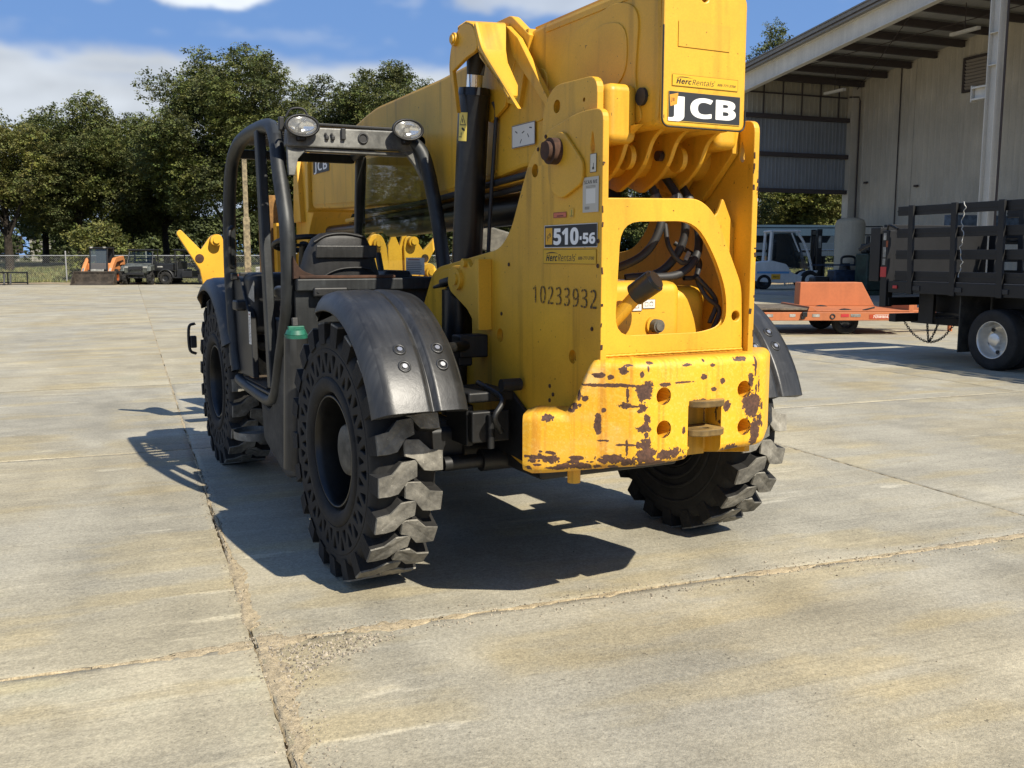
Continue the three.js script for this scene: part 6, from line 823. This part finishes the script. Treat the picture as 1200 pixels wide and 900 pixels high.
// --- white forklift, its mast to the right
{
  const K = thing('forklift', 'white and blue cabbed forklift standing in front of the open bay', 'forklift', [13.6, 0, -47.2], 0), s = 1.28; K.scale.set(s, s, s);
  const wt = std(C(0.78, 0.80, 0.80), 0.45, 0, { map: softTex });
  obj('body', [plateXY([[-1.5, 0.30, 0.1], [-1.55, 1.0, 0.15], [-0.9, 1.08], [-0.35, 0.95, 0.1], [-0.15, 0.62, 0.15], [0.25, 0.50, 0.05], [0.42, 0.66, 0.1], [0.85, 0.72, 0.05], [0.72, 0.50, 0.1], [0.45, 0.28], [-0.6, 0.24]], -0.55, 0.55, [], 0.03)], wt, K);
  obj('stripe', [span(-1.45, -0.25, 0.60, 0.68, 0.552, 0.556)], std(C(0.10, 0.30, 0.55), 0.5), K);
  obj('hire_sticker', [sheet([-0.92, 0.58, 0.558], [-0.58, 0.58, 0.558], [-0.58, 0.38, 0.558], [-0.92, 0.38, 0.558])], print(120, 80, (x, w, h) => { x.fillStyle = '#dba31f'; x.fillRect(0, 0, w, h); x.fillStyle = '#2a2210'; x.font = 'bold italic 36px sans-serif'; x.fillText('Herc', 20, 52); }), K, true);
  const cb = obj('cab_guard', [bar([-0.98, 1.05, 0.48], [-0.92, 2.15, 0.45], 0.12, 0.10), bar([-0.98, 1.05, -0.48], [-0.92, 2.15, -0.45], 0.12, 0.10), tube([[0.62, 0.7, 0.48], [0.50, 1.2, 0.47], [0.28, 1.75, 0.46], [0.02, 2.12, 0.45], [-0.10, 2.17, 0.45]], 0.05, 30, 8), tube([[0.62, 0.7, -0.48], [0.50, 1.2, -0.47], [0.28, 1.75, -0.46], [0.02, 2.12, -0.45], [-0.10, 2.17, -0.45]], 0.05, 30, 8), rbox(1.15, 0.08, 1.0, 0.03, -0.42, 2.17, 0), bar([-0.20, 2.12, 0.47], [0.12, 1.4, 0.47], 0.06, 0.05)], wt, K);
  const cg = new THREE.MeshPhysicalMaterial({ color: C(0.10, 0.12, 0.13), roughness: 0.05, transmission: 0.85, thickness: 0, ior: 1.5 }); for (const z of [0.46, -0.46]) obj('cab_glass', [sheet([-0.86, 2.1, z], [-0.05, 2.1, z], [0.50, 0.75, z], [-0.86, 0.98, z])], cg, cb);
  obj('seat', [rbox(0.5, 0.14, 0.5, 0.05, -0.45, 1.08, 0), rbox(0.14, 0.6, 0.48, 0.05, -0.72, 1.4, 0), rod([0.12, 1.1, 0], [-0.05, 1.42, 0], 0.03), new THREE.TorusGeometry(0.17, 0.02, 8, 20).rotateY(1.2).translate(-0.06, 1.43, 0)], M.black, K);
  const mast = obj('mast', [span(0.80, 0.98, 0.15, 2.25, 0.30, 0.42, 0.01), span(0.80, 0.98, 0.15, 2.25, -0.42, -0.30, 0.01), span(0.82, 0.96, 2.05, 2.2, -0.3, 0.3), rod([0.86, 0.3, 0.2], [0.86, 2.0, 0.2], 0.05), rod([0.86, 0.3, -0.2], [0.86, 2.0, -0.2], 0.05)], M.black, K);
  obj('carriage', [span(1.02, 1.08, 0.30, 1.25, -0.55, 0.55, 0.01)], M.black, mast); for (const z of [-0.3, 0.3]) obj('fork', [span(1.08, 2.1, 0.08, 0.12, z - 0.06, z + 0.06), span(1.08, 1.12, 0.08, 0.7, z - 0.06, z + 0.06)], M.black, mast);
  obj('mast_label', [span(0.84, 0.94, 1.55, 2.0, 0.422, 0.424)], M.white, mast);
  for (const [x, r] of [[0.55, 0.36], [-1.18, 0.29]]) for (const z of [-0.45, 0.45]) smallWheel(K, r, 0.24, x, r, z, M.black, Math.PI / 2, 0);
}
// --- things standing in and behind the bay
{ const K = thing('storage_tank', 'upright beige cylindrical tank by the corner of the building', 'tank', [14.55, 0, -42.0], 0); obj('shell', [lathe([[0, 3.25], [0.35, 3.22], [0.56, 3.12], [0.62, 2.95], [0.62, 0.35], [0.56, 0.2], [0, 0.2]], 40)], std(C(0.52, 0.47, 0.36), 0.7, 0, { map: softTex }), K); for (let i = 0; i < 3; i++) { const a = i * 2.09; obj('leg', [rod([0.45 * Math.cos(a), 0, 0.45 * Math.sin(a)], [0.45 * Math.cos(a), 0.35, 0.45 * Math.sin(a)], 0.04)], M.black, K); } obj('pipe', [tube([[0.62, 2.5, 0.1], [1.3, 2.5, 0.1], [1.35, 2.55, 0.1], [1.35, 2.85, 0.1], [0.6, 2.85, 0.1]], 0.03, 30, 6, 0.05)], M.black, K); }
{ const K = thing('pump_unit', 'dark green pump unit with black engine on top beside the tank', 'pump', [14.75, 0, -39.8], 0.2); obj('cabinet', [rbox(1.0, 1.5, 0.9, 0.05, 0, 0.95, 0), rbox(1.3, 0.2, 1.1, 0.03, 0, 0.1, 0)], std(C(0.035, 0.085, 0.065), 0.5, 0, { map: dustTex }), K); obj('engine', [rbox(0.6, 0.4, 0.6, 0.08, -0.1, 1.9, 0), rod([0.2, 1.7, 0.1], [0.2, 2.35, 0.1], 0.12), rod([-0.3, 2.1, 0.1], [-0.3, 2.4, 0.1], 0.08), rbox(0.25, 0.2, 0.3, 0.03, 0.4, 1.95, 0.1), rod([-0.5, 1.8, 0.3], [0.5, 1.8, 0.3], 0.05)], M.black, K); obj('control_box', [rbox(0.3, 0.4, 0.1, 0.02, -0.2, 1.85, 0.4)], M.wornSteel, K); obj('label', [span(-0.3, 0.2, 0.62, 0.7, 0.452, 0.456), span(-0.1, 0.12, 1.3, 1.35, 0.452, 0.456)].slice(0, 1), M.white, K); }
{ const K = thing('blue_generator', 'low blue generator skid on the floor between forklift and pump', 'generator', [13.95, 0, -41.0], 0.1), bl = std(C(0.025, 0.06, 0.14), 0.5, 0, { map: dustTex }); obj('skid', [rbox(3.0, 0.25, 1.0, 0.03, 0, 0.15, 0), rbox(1.6, 0.75, 0.8, 0.06, 0.3, 0.65, 0), span(-1.5, 1.4, 1.20, 1.26, 0.3, 0.36)], bl, K); obj('engine', [rbox(0.7, 0.5, 0.6, 0.1, -1.0, 0.5, 0), rod([0.1, 1.0, 0], [0.1, 1.3, 0], 0.25, 0.2)], M.black, K); obj('handle', [tube([[-0.15, 1.25, 0.2], [-0.1, 1.55, 0.2], [0.4, 1.55, 0.2], [0.45, 1.25, 0.2]], 0.05, 20, 8)], M.black, K); for (const x of [-1.3, 0.1, 1.35]) obj('fitting', [rbox(0.22, 0.2, 0.1, 0.04, x, 0.30, 0.52)], M.wornSteel, K); }
{ const bl = std(C(0.014, 0.05, 0.10), 0.85, 0, { map: softTex }), bl2 = std(C(0.008, 0.026, 0.055), 0.9, 0, { map: softTex });
  const K = thing('blue_container', 'long blue open sided container behind the forklift', 'container', [15.2, 0, -56], 0.12); obj('roof_beam', [span(-5, 4.6, 2.75, 3.3, 0, 0.15, 0.02), span(-5, 4.6, 3.22, 3.36, -2.4, 0.2, 0.02)], bl, K); obj('side_beam', [span(-5, 4.6, 1.95, 2.35, 0, 0.12, 0.02), span(-5, 4.6, 1.60, 1.80, 0, 0.12, 0.02)], bl2, K); for (const x of [-4.9, -2.6, -0.3, 2.0, 4.3]) obj('post', [span(x, x + 0.25, 0, 2.8, -0.05, 0.06, 0.01)], bl2, K); obj('back_panel', [span(-5, 4.6, 1.7, 3.2, -2.42, -2.36)], bl2, K);
  const J = thing('blue_beam', 'pale blue steel beam resting on racks behind the stake truck', 'beam', [17.6, 0, -33.5], 0.35); obj('beam', [span(-3.4, 4.2, 2.55, 2.95, -0.15, 0.15, 0.02)], std(C(0.12, 0.19, 0.29), 0.6, 0, { map: dustTex }), J); for (const x of [-2.8, 0.6, 3.6]) obj('rack_post', [span(x, x + 0.12, 0, 2.55, -0.1, 0.1)], M.black, J); for (const y of [0.7, 1.4, 2.0]) obj('rack_shelf', [span(-3.2, 4.0, y, y + 0.08, -0.5, 0.3), ...Array.from({ length: 9 }, (_, i) => rbox(0.4, 0.22, 0.4, 0.03, -2.8 + i * 0.8, y + 0.18, -0.1))].slice(0, 1), M.black, J); for (let i = 0; i < 8; i++) obj('stored_part', [rbox(rr(0.3, 0.6), rr(0.2, 0.4), 0.4, 0.03, -2.8 + i * 0.9, 2.08 + 0.15, -0.1)], [M.black, M.wornSteel, M.cabGrey][i % 3], J); }
{ const f = thing('yard_gate', 'pale wire gate in the open bay behind the generator', 'gate', [16.4, 0, -53], 0.2); obj('frame', [tube([[-1.6, 0, 0], [-1.6, 1.9, 0], [1.6, 1.9, 0], [1.6, 0, 0]], 0.045, 40, 6, 0.05), rod([-1.6, 1.0, 0], [1.6, 1.0, 0], 0.03, 0.03, 6)], galv, f); const w = []; for (let x = -1.5; x < 1.6; x += 0.12) w.push(box(0.008, 1.9, 0.008, x, 0.95, 0)); stuff(obj('wire', w, galv, f)); }

renderer.render(scene, camera);
